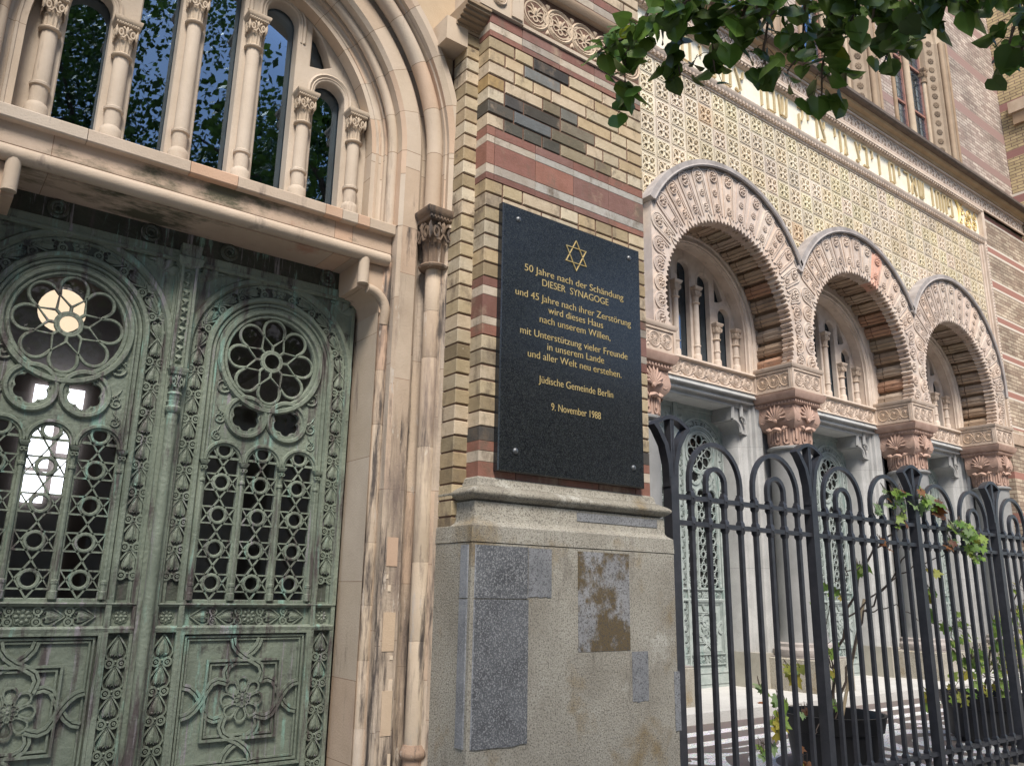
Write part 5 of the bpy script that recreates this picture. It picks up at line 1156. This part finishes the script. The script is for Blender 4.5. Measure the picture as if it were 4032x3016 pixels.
# ================================================================== GROUND
b = MB(); b.box(-60, 60, -9, .30, -.12, -.004); setting(b.build("sidewalk", M['walk'], None, smooth=0))
b = MB(); b.add([(-150,-150,-.16),(150,-150,-.16),(150,-9.0,-.16),(-150,-9.0,-.16)], [(0,1,2,3)]); setting(b.build("road", M['road'], None, smooth=0))
b = MB(); b.add([(-150,-9.3,-.2),(150,-9.3,-.2),(150,150,-.2),(-150,150,-.2)], [(0,1,2,3)]); setting(b.build("ground", M['walk'], None, smooth=0))
CY = EYE-1.35
def mosaic():
    m = bpy.data.materials.new("mosaic_paving"); m.use_nodes = True; t = m.node_tree; N = t.nodes; L = t.links; b = N['Principled BSDF']; b.inputs['Roughness'].default_value = .85
    tc = N.new('ShaderNodeTexCoord'); sp = N.new('ShaderNodeSeparateXYZ'); L.new(tc.outputs['Object'], sp.inputs[0])
    def mth(op, a, b_=None, c=None):
        x = N.new('ShaderNodeMath'); x.operation = op
        for i, v in enumerate((a, b_, c)):
            if v is None: continue
            if isinstance(v, (int, float)): x.inputs[i].default_value = v
            else: L.new(v, x.inputs[i])
        return x.outputs[0]
    X, Y = sp.outputs[0], sp.outputs[1]
    # spirals in 1.5 m cells
    cxx = mth('SUBTRACT', mth('MODULO', mth('ADD', X, 30.3), 1.9), .95); cyy = mth('SUBTRACT', mth('MODULO', mth('ADD', Y, 30.6), 1.9), .95)
    r = mth('SQRT', mth('ADD', mth('MULTIPLY', cxx, cxx), mth('MULTIPLY', cyy, cyy))); an = mth('ARCTAN2', cyy, cxx)
    spiral = mth('SINE', mth('ADD', mth('MULTIPLY', r, 15.0), an)); s1 = mth('GREATER_THAN', spiral, -.15)
    inb = mth('LESS_THAN', Y, 1.95)
    border = mth('GREATER_THAN', mth('SINE', mth('MULTIPLY', Y, 15.0)), .35)
    s = mth('ADD', mth('MULTIPLY', s1, inb), mth('MULTIPLY', border, mth('SUBTRACT', 1.0, inb)))
    s = mth('MULTIPLY', s, mth('LESS_THAN', Y, 2.75))
    v = N.new('ShaderNodeTexVoronoi'); v.inputs['Scale'].default_value = 34; L.new(tc.outputs['Object'], v.inputs['Vector'])
    ve = N.new('ShaderNodeTexVoronoi'); ve.feature = 'DISTANCE_TO_EDGE'; ve.inputs['Scale'].default_value = 34; L.new(tc.outputs['Object'], ve.inputs['Vector'])
    mx = N.new('ShaderNodeMix'); mx.data_type = 'RGBA'; L.new(s, mx.inputs[0]); mx.inputs[6].default_value = (.15,.12,.11,1); mx.inputs[7].default_value = (.80,.80,.81,1)
    m2 = N.new('ShaderNodeMix'); m2.data_type = 'RGBA'; m2.blend_type = 'MULTIPLY'; m2.inputs[0].default_value = .22; L.new(mx.outputs[2], m2.inputs[6]); L.new(v.outputs['Color'], m2.inputs[7])
    e = mth('LESS_THAN', ve.outputs['Distance'], .07)
    m3 = N.new('ShaderNodeMix'); m3.data_type = 'RGBA'; L.new(mth('MULTIPLY', e, .7), m3.inputs[0]); L.new(m2.outputs[2], m3.inputs[6]); m3.inputs[7].default_value = (.16,.14,.13,1)
    L.new(m3.outputs[2], b.inputs['Base Color']); return m
b = MB(); b.box(3.5, 20.4, .30, 4.8, CY-.3, CY); setting(b.build("courtyard_paving", mosaic(), None, smooth=0))
b = MB()
for k in range(12): b.box(7.0+k*1.1, 7.0+k*1.1+1.094, 3.02, 4.9, CY-.02, FL, (1,1,1))
setting(b.build("porch_landing", M['slab'], None, smooth=0))
b = MB(); b.box(3.62, 20.4, .02, .31, -.05, CY-.02, (.8,.8,.8)); setting(b.build("fence_kerb", M['granite'], None, smooth=0))
# ================================================================== IRON FENCE
FE = thing("iron_fence", "black wrought iron fence with hooped tops and flared posts across the courtyard", "fence", loc=(0,0,0))
FY = 3.45-DP; Zr1, Zr2, Zb1, Zb2 = EYE+.605, EYE+.444, EYE-1.155, EYE-1.275
NB = 9
def fence_bar(zt):
    b = MB(); h = .0142
    b.box(-h, h, -h, h, Zb2-.12, zt)
    for z in (Zr1, Zr2, Zb1, Zb2):
        b.add([(-h,-h,z-.045),(h,-h,z-.045),(h,h,z-.045),(-h,h,z-.045),(-.019,-.022,z-.03),(.019,-.022,z-.03),(.019,.022,z-.03),(-.019,.022,z-.03),(-.019,-.022,z+.03),(.019,-.022,z+.03),(.019,.022,z+.03),(-.019,.022,z+.03),(-h,-h,z+.045),(h,-h,z+.045),(h,h,z+.045),(-h,h,z+.045)],
              [(a*4+i, a*4+(i+1) % 4, a*4+4+(i+1) % 4, a*4+4+i) for a in range(3) for i in range(4)])
        b.dome(circle(0, z, .009, 7), -.022, .008)
    return b
def hoop(R, zt):
    b = MB(); w_ = .0145; d = .0142; n = 16; P = [(-R, Zr1+.04), (-R, zt)]+[(-R*cos(pi*i/n), zt+R*sin(pi*i/n)) for i in range(1, n)]+[(R, zt), (R, Zr1+.04)]; v = []
    for i, (x, z) in enumerate(P):
        a = P[max(i-1,0)]; c = P[min(i+1,len(P)-1)]; tx, tz = c[0]-a[0], c[1]-a[1]; l = sqrt(tx*tx+tz*tz); nx, nz = -tz/l, tx/l
        v += [(x-nx*w_, -d, z-nz*w_), (x+nx*w_, -d, z+nz*w_), (x+nx*w_, d, z+nz*w_), (x-nx*w_, d, z-nz*w_)]
    b.add(v, [(i*4+k, i*4+(k+1) % 4, i*4+4+(k+1) % 4, i*4+4+k) for i in range(len(P)-1) for k in range(4)]); return b
def fence_post():
    b = MB(); h = .034
    b.box(-h, h, -h, h, -.05, EYE+.72)
    for s_ in (-1, 1):                                     # flared horns, split above
        P = [(s_*.018, EYE+.66), (s_*.026, EYE+.80), (s_*.060, EYE+.92), (s_*.125, EYE+1.015), (s_*.160, EYE+1.045)]; v = []
        for i, (x, z) in enumerate(P):
            a = P[max(i-1,0)]; c = P[min(i+1,len(P)-1)]; tx, tz = c[0]-a[0], c[1]-a[1]; l = sqrt(tx*tx+tz*tz); nx, nz = -tz/l, tx/l; w_ = .022-.002*i
            v += [(x-nx*w_, -.03, z-nz*w_), (x+nx*w_, -.03, z+nz*w_), (x+nx*w_, .03, z+nz*w_), (x-nx*w_, .03, z-nz*w_)]
        b.add(v, [(i*4+k, i*4+(k+1) % 4, i*4+4+(k+1) % 4, i*4+4+k) for i in range(len(P)-1) for k in range(4)]+[(0,1,2,3), tuple(len(P)*4-4+k for k in range(4))])
    P = [(-.158+.316*i/10, EYE+1.035+.065*sin(pi*i/10)) for i in range(11)]; v = []
    for x, z in P: v += [(x, -.03, z-.013), (x, -.03, z+.013), (x, .03, z+.013), (x, .03, z-.013)]
    b.add(v, [(i*4+k, i*4+(k+1) % 4, i*4+4+(k+1) % 4, i*4+4+k) for i in range(10) for k in range(4)]+[(0,1,2,3), tuple(40+k for k in range(4))])
    b.box(-.017, -.002, -.026, .026, EYE+.70, EYE+1.095); b.box(.002, .017, -.026, .026, EYE+.70, EYE+1.095)
    return b
protos = {}
def fpart(name, key, maker, x):
    if key not in protos: o = maker().build(name, M['iron'], FE, smooth=30); protos[key] = o
    else: o = protos[key].copy(); scene.collection.objects.link(o); o.parent = FE
    o.location = (x, FY, 0); return o
PITCHX = 1.495
for k in range(NB):
    x0 = 3.855+PITCHX*k
    fpart("post", 'p', fence_post, x0)
    for j in range(8):
        zt = Zr1+.055
        fpart("bar", 'b', lambda: fence_bar(Zr1+.056), x0+.182+.1625*j)
    for j in (0, 4):
        xc = x0+.182+.1625*(j+1.5); fpart("hoop", 'h', lambda: hoop(.256, EYE+.719), xc); fpart("small_hoop", 's', lambda: hoop(.094, EYE+.719), xc)
b = MB()
for z, h in ((Zr1, .015), (Zr2, .015), (Zb1, .015), (Zb2, .015)): b.box(3.855, 3.855+PITCHX*NB, FY-.020, FY+.020, z-h, z+h)
b.build("rail", M['iron'], FE, smooth=0)
# ================================================================== POTS, VINES
def vine_leaf(b, o, size, nrm, up_, col, fold=.25):
    """five-lobed leaf, two halves folded along the midrib"""
    prof = [(0,-.15), (.22,-.35), (.42,-.22), (.36,-.05), (.62,.12), (.40,.22), (.42,.48), (.20,.42), (0,.85)]
    N_ = Vector(nrm).normalized(); U_ = Vector(up_); U_ = (U_-N_*U_.dot(N_)).normalized(); S_ = U_.cross(N_); o = Vector(o)
    for sg in (1, -1):
        v = [tuple(o+(S_*(sg*x)+U_*z+N_*(-fold*x+.12*sin(z*3)))*size) for x, z in prof]; mid = tuple(o+(U_*.2)*size)
        n = len(prof); v.append(mid); b.add(v, [((i, i+1, n) if sg > 0 else (i+1, i, n)) for i in range(n-1)], col)
LC = {'g': [(.22,.36,.06), (.27,.42,.08), (.15,.27,.05), (.34,.46,.10)], 'y': [(.48,.42,.06), (.55,.45,.08), (.40,.42,.08)], 'r': [(.26,.10,.035), (.34,.15,.06), (.20,.09,.05)], 'p': [(.36,.46,.24), (.30,.42,.19)]}
def pot(x, y, R, h, label, group):
    t = thing("plant_pot", label, "plant pot", group, (x, y, CY)); 
    b = MB(); b.lathe([(R*.70,0), (R*.74,.02), (R*.90,h-.13), (R*.94,h-.125), (R*1.0,h-.02), (R*1.02,h), (R*.96,h), (R*.93,h-.05), (R*.80,.05)], 0, 0, 40); b.build("shell", M['plastic'], t)
    b = MB(); b.lathe([(R*.90,h-.13), (R*.88,h-.12), (.01,h-.10)], 0, 0, 24); b.build("soil", M['soil'], t); return t
pot(6.42, .78, .41, .45, "large black plastic tub behind the second fence post, bare vine growing in it", "plant pots in the courtyard")
pot(9.15, .80, .41, .45, "large black plastic tub further along the fence, green leafy vine in it", "plant pots in the courtyard")
def grape(x, y, label, stems, leaves, seed, group="grapevines on the fence"):
    t = thing("grapevine", label, "vine", group, (0,0,0)); q = random.Random(seed)
    b = MB()
    for P, r in stems:
        Q = []
        for i in range(len(P)-1):
            for k in range(5):
                u = k/5; Q.append(tuple(P[i][c]*(1-u)+P[i+1][c]*u+(q.uniform(-.018,.018) if (i or k) else 0) for c in range(3)))
        Q.append(P[-1]); b.tube(Q, [max(.003, r*(1-.6*i/len(Q))) for i in range(len(Q))], 6)
    b.build("stem", M['vine'], t)
    b = MB(); st = MB()
    for (px, py, pz), n, spread, kinds, sz in leaves:
        for _ in range(int(n*1.6+.5)):
            o = (px+q.uniform(-1,1)*spread, py+q.uniform(-.7,.7)*spread*.8, pz+q.uniform(-1,1)*spread*.75); kd = q.choice(kinds)
            vine_leaf(b, o, sz*q.uniform(.7,1.2), (q.uniform(-.9,.3), -1+q.uniform(-.3,.6), q.uniform(-.1,.9)), (q.uniform(-.7,.7), q.uniform(-.3,.3), q.uniform(-1.2,.2)), q.choice(LC[kd]), q.uniform(.05,.5))
            st.tube([o, (o[0]+q.uniform(-.04,.04), o[1]+.02, o[2]+.06), (px, py+.03, pz)], .0025, 4)
    b.recalc = False
    b.build("foliage", M['vineleaf'], t, smooth=60); st.build("leaf_stalk", M['vine'], t)
    return t
S0 = (6.40, .78, CY+.33)
grape(6.4, .78, "sparse autumn grapevine climbing from the near tub to the top rail of the fence",
  [([S0, (6.38,.72,EYE-.55), (6.45,.6,EYE-.15), (6.50,.45,EYE+.25), (6.62,.30,EYE+.48), (6.78,.2,EYE+.62), (7.1,.2,EYE+.70)], .013),
   ([S0, (6.55,.7,EYE-.55), (6.75,.6,EYE-.1), (6.90,.4,EYE+.2), (6.95,.22,EYE+.5)], .011), ([(6.45,.6,EYE-.15), (6.9,.35,EYE+.22), (7.3,.22,EYE+.36), (7.7,.2,EYE+.45)], .008),
   ([S0, (6.2,.6,EYE-.60), (5.9,.45,EYE-.45), (5.6,.35,EYE-.35)], .007), ([S0, (6.1,.5,EYE-.75), (5.7,.36,EYE-.82), (5.45,.34,EYE-.95)], .006), ([(6.50,.45,EYE+.25), (6.2,.4,EYE+.2), (5.9,.35,EYE+.12)], .006),
   ([(6.75,.6,EYE-.1), (7.1,.5,EYE-.05), (7.4,.45,EYE-.2)], .006), ([(6.38,.72,EYE-.55), (6.1,.6,EYE-.3), (6.05,.5,EYE-.05)], .006)],
  [((6.50,.10,EYE+.80), 8, .10, 'ggpr', .085), ((6.86,.10,EYE+.82), 8, .11, 'pprgg', .10), ((7.18,.10,EYE+.78), 6, .09, 'rrgp', .085), ((6.24,.10,EYE+.68), 2, .04, 'gp', .08), ((6.55,.10,EYE+.62), 3, .08, 'gr', .08), ((6.32,.12,EYE+.42), 2, .05, 'rr', .08),
   ((7.50,.10,EYE+.58), 10, .13, 'ggggp', .085), ((7.78,.10,EYE+.50), 9, .13, 'ggyg', .085), ((7.35,.10,EYE+.46), 2, .06, 'r', .07), ((7.80,.10,EYE+.36), 3, .06, 'g', .07), ((6.45,.42,EYE+.22), 3, .07, 'g', .09), ((7.08,.2,EYE+.22), 2, .06, 'y', .09), ((7.16,.25,EYE+.02), 3, .07, 'yyg', .10),
   ((5.75,.35,EYE+.12), 3, .07, 'g', .075), ((5.93,.35,EYE+.05), 2, .05, 'gy', .07), ((5.70,.4,EYE-.06), 2, .06, 'g', .07), ((6.0,.5,EYE-.36), 3, .09, 'gy', .09), ((5.80,.4,EYE-.48), 3, .09, 'gyg', .09),
   ((5.05,.42,EYE-.62), 2, .05, 'gp', .09), ((5.42,.42,EYE-.50), 3, .09, 'pgy', .10), ((5.30,.42,EYE-.75), 3, .10, 'ggp', .09), ((5.15,.42,EYE-.86), 3, .07, 'yyg', .12), ((5.05,.42,EYE-.98), 3, .08, 'gp', .08), ((5.6,.45,EYE-.80), 1, .03, 'r', .07), ((5.5,.45,EYE-1.1), 3, .12, 'yr', .07), ((6.05,.55,EYE-.75), 2, .08, 'gp', .08)], 21)
S1 = (9.15, .80, CY+.33)
grape(9.2, .8, "bushy green grapevine rising from the far tub", [([S1, (9.2,.7,EYE-.5), (9.3,.5,EYE-.1), (9.3,.3,EYE+.4)], .012), ([S1, (8.9,.7,EYE-.6), (8.5,.6,EYE-.5)], .009), ([S1, (9.5,.6,EYE-.5), (9.9,.5,EYE-.2)], .009)],
  [((8.9,.6,EYE-.72), 14, .24, 'gggy', .095), ((9.25,.55,EYE-.55), 13, .25, 'ggy', .095), ((8.55,.6,EYE-.60), 12, .2, 'gg', .09), ((9.5,.5,EYE-.25), 13, .25, 'ggy', .09), ((9.0,.5,EYE-.30), 14, .2, 'ggp', .09), ((9.75,.4,EYE+.05), 18, .24, 'ggy', .09), ((8.1,.55,EYE-.78), 5, .14, 'gy', .10), ((7.75,.6,EYE-.85), 3, .08, 'gy', .10), ((8.3,.6,EYE-.25), 8, .2, 'gg', .085), ((7.9,.6,EYE-.2), 4, .14, 'g', .085)], 33)
for x, dx, y, lab in ((6.30, .02, .80, "upright bamboo cane in the near tub"), (6.47, .55, .76, "slanting bamboo cane in the near tub")):
    t = thing("bamboo_cane", lab, "cane", None, (x, y, CY+.30)); b = MB(); b.tube([(0,0,0), (dx*.5, 0, .55), (dx, 0, 1.05)], .014, 8); b.build("stick", M['cane'], t)
for i, (x, y, c, lab) in enumerate(((4.62, .9, 'r', "brown fallen leaf on the white mosaic beside the plinth"), (5.25, .75, 'y', "yellow fallen leaf on the mosaic left of the near tub"), (8.75, 3.2, 'r', "small brown fallen leaf on the pale landing by the door case"))):
    b = MB(); vine_leaf(b, (x, y, (CY if y < 3 else FL)+.012), .10, (.1,-.1,1), (1,.4,0), random.Random(i).choice(LC[c]), .3); o = b.build("fallen_leaf", M['vineleaf'], None, smooth=60); tag(o, lab, "leaf", "fallen leaves in the courtyard")
# ================================================================== TREES
def linden_leaf(b, o, size, N_, U_, col):
    """heart-shaped leaf hanging from its stalk: U_ points from stalk to tip"""
    N_ = N_.normalized(); U_ = (U_-N_*U_.dot(N_)).normalized(); S_ = U_.cross(N_)
    prof = [(0,.06), (.20,-.06), (.42,.06), (.50,.30), (.40,.58), (.20,.80), (0,1.02)]
    for sg in (1, -1):
        v = [tuple(o+(S_*(sg*x)+U_*z+N_*(-.16*x+.25*(z-.4)**2+.03*sin(9*z+5*x)))*size) for x, z in prof]; v += [tuple(o+U_*(.35*size)+N_*(.02*size)), tuple(o+U_*(.7*size)+N_*(.03*size))]; n = len(prof)
        fs = [(0,1,n), (1,2,n), (2,3,n), (3,4,n+1), (3,n+1,n), (4,5,n+1), (5,6,n+1)]
        b.add(v, fs if sg > 0 else [f[::-1] for f in fs], col)
TW = [
    [(1.71, -1.934, 3.473), (1.737, -1.889, 3.415), (1.7, -1.805, 3.381), (1.663, -1.728, 3.35), (1.662, -1.675, 3.303), (1.701, -1.634, 3.221), (1.732, -1.624, 3.178)],
    [(1.799, -1.717, 3.486), (1.723, -1.595, 3.45), (1.686, -1.519, 3.413)],
    [(1.705, -1.688, 3.394), (1.644, -1.609, 3.377)],
    [(1.84, -1.849, 3.602), (1.862, -1.808, 3.551), (1.886, -1.743, 3.476), (1.902, -1.684, 3.408), (1.941, -1.668, 3.352)],
    [(1.908, -1.908, 3.599), (1.931, -1.868, 3.547), (1.957, -1.804, 3.473), (1.995, -1.768, 3.402), (2.022, -1.753, 3.358)],
    [(1.771, -2.105, 3.388), (1.793, -2.07, 3.342), (1.81, -2.019, 3.286), (1.813, -1.98, 3.253)],
    [(1.819, -2.195, 3.353), (1.841, -2.161, 3.307), (1.838, -2.097, 3.267), (1.87, -2.052, 3.197), (1.902, -2.033, 3.142)],
    [(2.151, -2.053, 3.631), (2.181, -2.02, 3.578), (2.232, -1.97, 3.486), (2.258, -1.919, 3.417), (2.256, -1.881, 3.391)],
    [(1.99, -2.242, 3.413), (2.014, -2.208, 3.366), (2.061, -2.155, 3.275), (2.092, -2.105, 3.202), (2.127, -2.077, 3.133), (2.153, -2.082, 3.099)],
    [(2.026, -2.307, 3.388), (2.044, -2.279, 3.352), (2.066, -2.231, 3.296), (2.08, -2.204, 3.262)],
    [(2.386, -2.254, 3.621), (2.407, -2.222, 3.58), (2.441, -2.181, 3.514), (2.478, -2.145, 3.443), (2.49, -2.11, 3.405)],
    [(2.202, -2.381, 3.433), (2.221, -2.353, 3.396), (2.265, -2.307, 3.314), (2.282, -2.271, 3.269)],
    [(2.396, -2.39, 3.533), (2.416, -2.361, 3.493), (2.436, -2.316, 3.444), (2.446, -2.286, 3.415)],
    [(2.292, -2.515, 3.39), (2.305, -2.493, 3.363), (2.318, -2.443, 3.321), (2.324, -2.432, 3.307)],
    [(2.42, -2.592, 3.406), (2.441, -2.569, 3.368), (2.479, -2.515, 3.29), (2.511, -2.467, 3.219), (2.523, -2.452, 3.192)],
    [(2.225, -2.68, 3.24), (2.255, -2.651, 3.186), (2.287, -2.597, 3.117), (2.314, -2.564, 3.059)],
    [(1.999, -2.004, 3.582), (2.02, -1.948, 3.523), (2.039, -1.903, 3.47)],
    [(2.3, -2.226, 3.593), (2.33, -2.179, 3.532), (2.36, -2.148, 3.476)],
    [(1.719, -1.775, 3.587), (1.778, -1.759, 3.521), (1.82, -1.739, 3.465)],
    [(2.428, -2.519, 3.461), (2.448, -2.492, 3.423), (2.462, -2.454, 3.387)],
]
q = random.Random(9)
TR_ = thing("linden_tree", "linden tree whose leafy twigs hang into the top of the view", "tree", None, (0,0,0))
b = MB()
base = (4.6, -4.4)
b.tube([(base[0],base[1],-.05), (base[0],base[1],.4), (base[0]-.05,base[1]+.03,2.5), (base[0]-.1,base[1]+.05,4.6), (base[0]-.1,base[1],6.8), (base[0],base[1]-.2,9.0)], [.30,.22,.19,.16,.12,.05], 12); b.build("trunk", M['bark'], TR_)
tw = MB(); lf = MB(); limbs = MB()
hubs = [(1.9,-1.95,3.95), (2.2,-2.1,3.92), (2.45,-2.4,3.85)]
for i, h in enumerate(hubs): limbs.tube([(base[0]-.1, base[1]+.03, 4.3+.3*i), (3.7, -3.6+.2*i, 4.75+.1*i), (3.0-.1*i, -2.9+.1*i, 4.4), h], [.07,.05,.03,.012], 7)
for T in TW:
    P = [Vector(p) for p in T]; hub = min(hubs, key=lambda h: (Vector(h)-P[0]).length)
    if P[0].z > 3.42 or True: tw.tube([hub, tuple((Vector(hub)+P[0])/2+Vector((0,0,.05)))]+[tuple(p) for p in P], [.009,.007]+[max(.0018, .006-.0008*i) for i in range(len(P))], 5)
    tot = 0
    for i in range(len(P)-1):
        sg = P[i+1]-P[i]; n = max(2, int(sg.length/.0095))
        for k in range(n):
            o = P[i]+sg*((k+q.random())/n)
            off = Vector((q.uniform(-1,1), q.uniform(-1,1), q.uniform(-.6,.5)))*.052
            o2 = o+off
            tw.tube([tuple(o), tuple(o+off*.5+Vector((0,0,.012))), tuple(o2)], .0013, 3, cap=False)
            Nn = Vector((q.uniform(-1,.6), q.uniform(-1,.3), q.uniform(-.3,.9))); Uu = Vector((q.uniform(-.4,.4), q.uniform(-.4,.4), -1))
            g_ = q.uniform(.6,1.3); col = (g_, g_*q.uniform(.9,1.1), g_*.9)
            if q.random() < .015: col = (2.4, 1.7, .8)
            if o2.x < 1.80: col = tuple(v*1.35 for v in col)  # left leaves coloured brighter to imitate light shining through
            linden_leaf(lf, o2, q.uniform(.05,.084), Nn, Uu, col)
# crown above and behind the viewer
def crown(lf, limbs, bx, by, zc, R, H, n, seed, size=.16):
    q = random.Random(seed)
    cl = [(bx+q.gauss(0,.5)*R, by+q.gauss(0,.5)*R, zc+q.uniform(-1,1)*H, q.uniform(.5,1.0)*R*.42) for _ in range(26)]
    for x, y, z, r in cl[:14]: limbs.tube([(bx, by, zc-H*.9), ((bx+x)/2+q.uniform(-.2,.2), (by+y)/2, (zc-H*.5+z)/2), (x, y, z)], [.07,.04,.012], 5)
    for _ in range(n):
        x, y, z, r = q.choice(cl); d = Vector((q.gauss(0,1), q.gauss(0,1), q.gauss(0,.8))); d = d/d.length*r*q.random()**.4
        o = Vector((x,y,z))+d
        if o.y > -2.6 and o.z < 5.2: continue
        k = q.uniform(.6,1.3); a = size*q.uniform(.6,1.2); N_ = Vector((q.uniform(-1,1), q.uniform(-1,1), q.uniform(.0,1.2))).normalized(); U_ = N_.orthogonal().normalized(); S_ = U_.cross(N_)
        lf.add([tuple(o-U_*a*.6), tuple(o+S_*a*.5), tuple(o+U_*a*.7), tuple(o-S_*a*.5)], [(0,1,2,3)], (k,k,k*.9))
crown(lf, limbs, base[0], base[1]-1.0, 7.4, 2.2, 1.6, 6000, 3, .11)
lf.recalc = False
limbs.build("branch", M['bark'], TR_); tw.build("twig", M['bark'], TR_); lf.build("leaves", M['leaf'], TR_, smooth=60)
for i, (x, y, zc, R, lab) in enumerate(((-3.0,-9.0,9.0,4.2,"street tree across from the portal, mirrored in the portal window"), (3.0,-13.5,10.0,4.6,"street tree behind the viewer, mirrored in the window glass"), (12.0,-13.0,7.5,3.0,"street tree facing the courtyard, mirrored in the porch windows"))):
    t = thing("street_tree", lab, "tree", "street trees opposite", (0,0,0)); b = MB(); b.tube([(x,y,-.05), (x,y,2), (x+.1,y,zc)], [.25,.18,.1], 10); b.build("trunk", M['bark'], t)
    l2 = MB(); lb = MB(); l2.recalc = False; crown(l2, lb, x, y, zc, R, 3.6, 34000 if i < 2 else 12000, 50+i, .10); l2.build("leaves", M['leaf'], t, smooth=0); lb.build("branch", M['bark'], t)
# building across the street
t = thing("apartment_building", "plain plastered house across the street, seen only in reflections", "building", None, (0,0,0))
b = MB(); b.box(-30, 40, -32, -26, -.1, 11); b.build("wall", M['facade'], t, smooth=0)
b = MB(); b.xmold([(-26.6, 11), (-25.4, 11.1), (-29, 14), (-32.5, 11)], -30.5, 40.5); b.build("roof", M['slate'], t, smooth=0)
wp = MB(); wp.box(-.6, .6, -.06, .02, 0, 1.9); pr = None
for r in range(3):
    for c in range(16):
        if pr is None: o = wp.build("window", M['dark'], t, smooth=0); pr = o
        else: o = pr.copy(); scene.collection.objects.link(o); o.parent = t
        o.location = (-27+c*4.2, -25.97, 1.2+r*3.3)
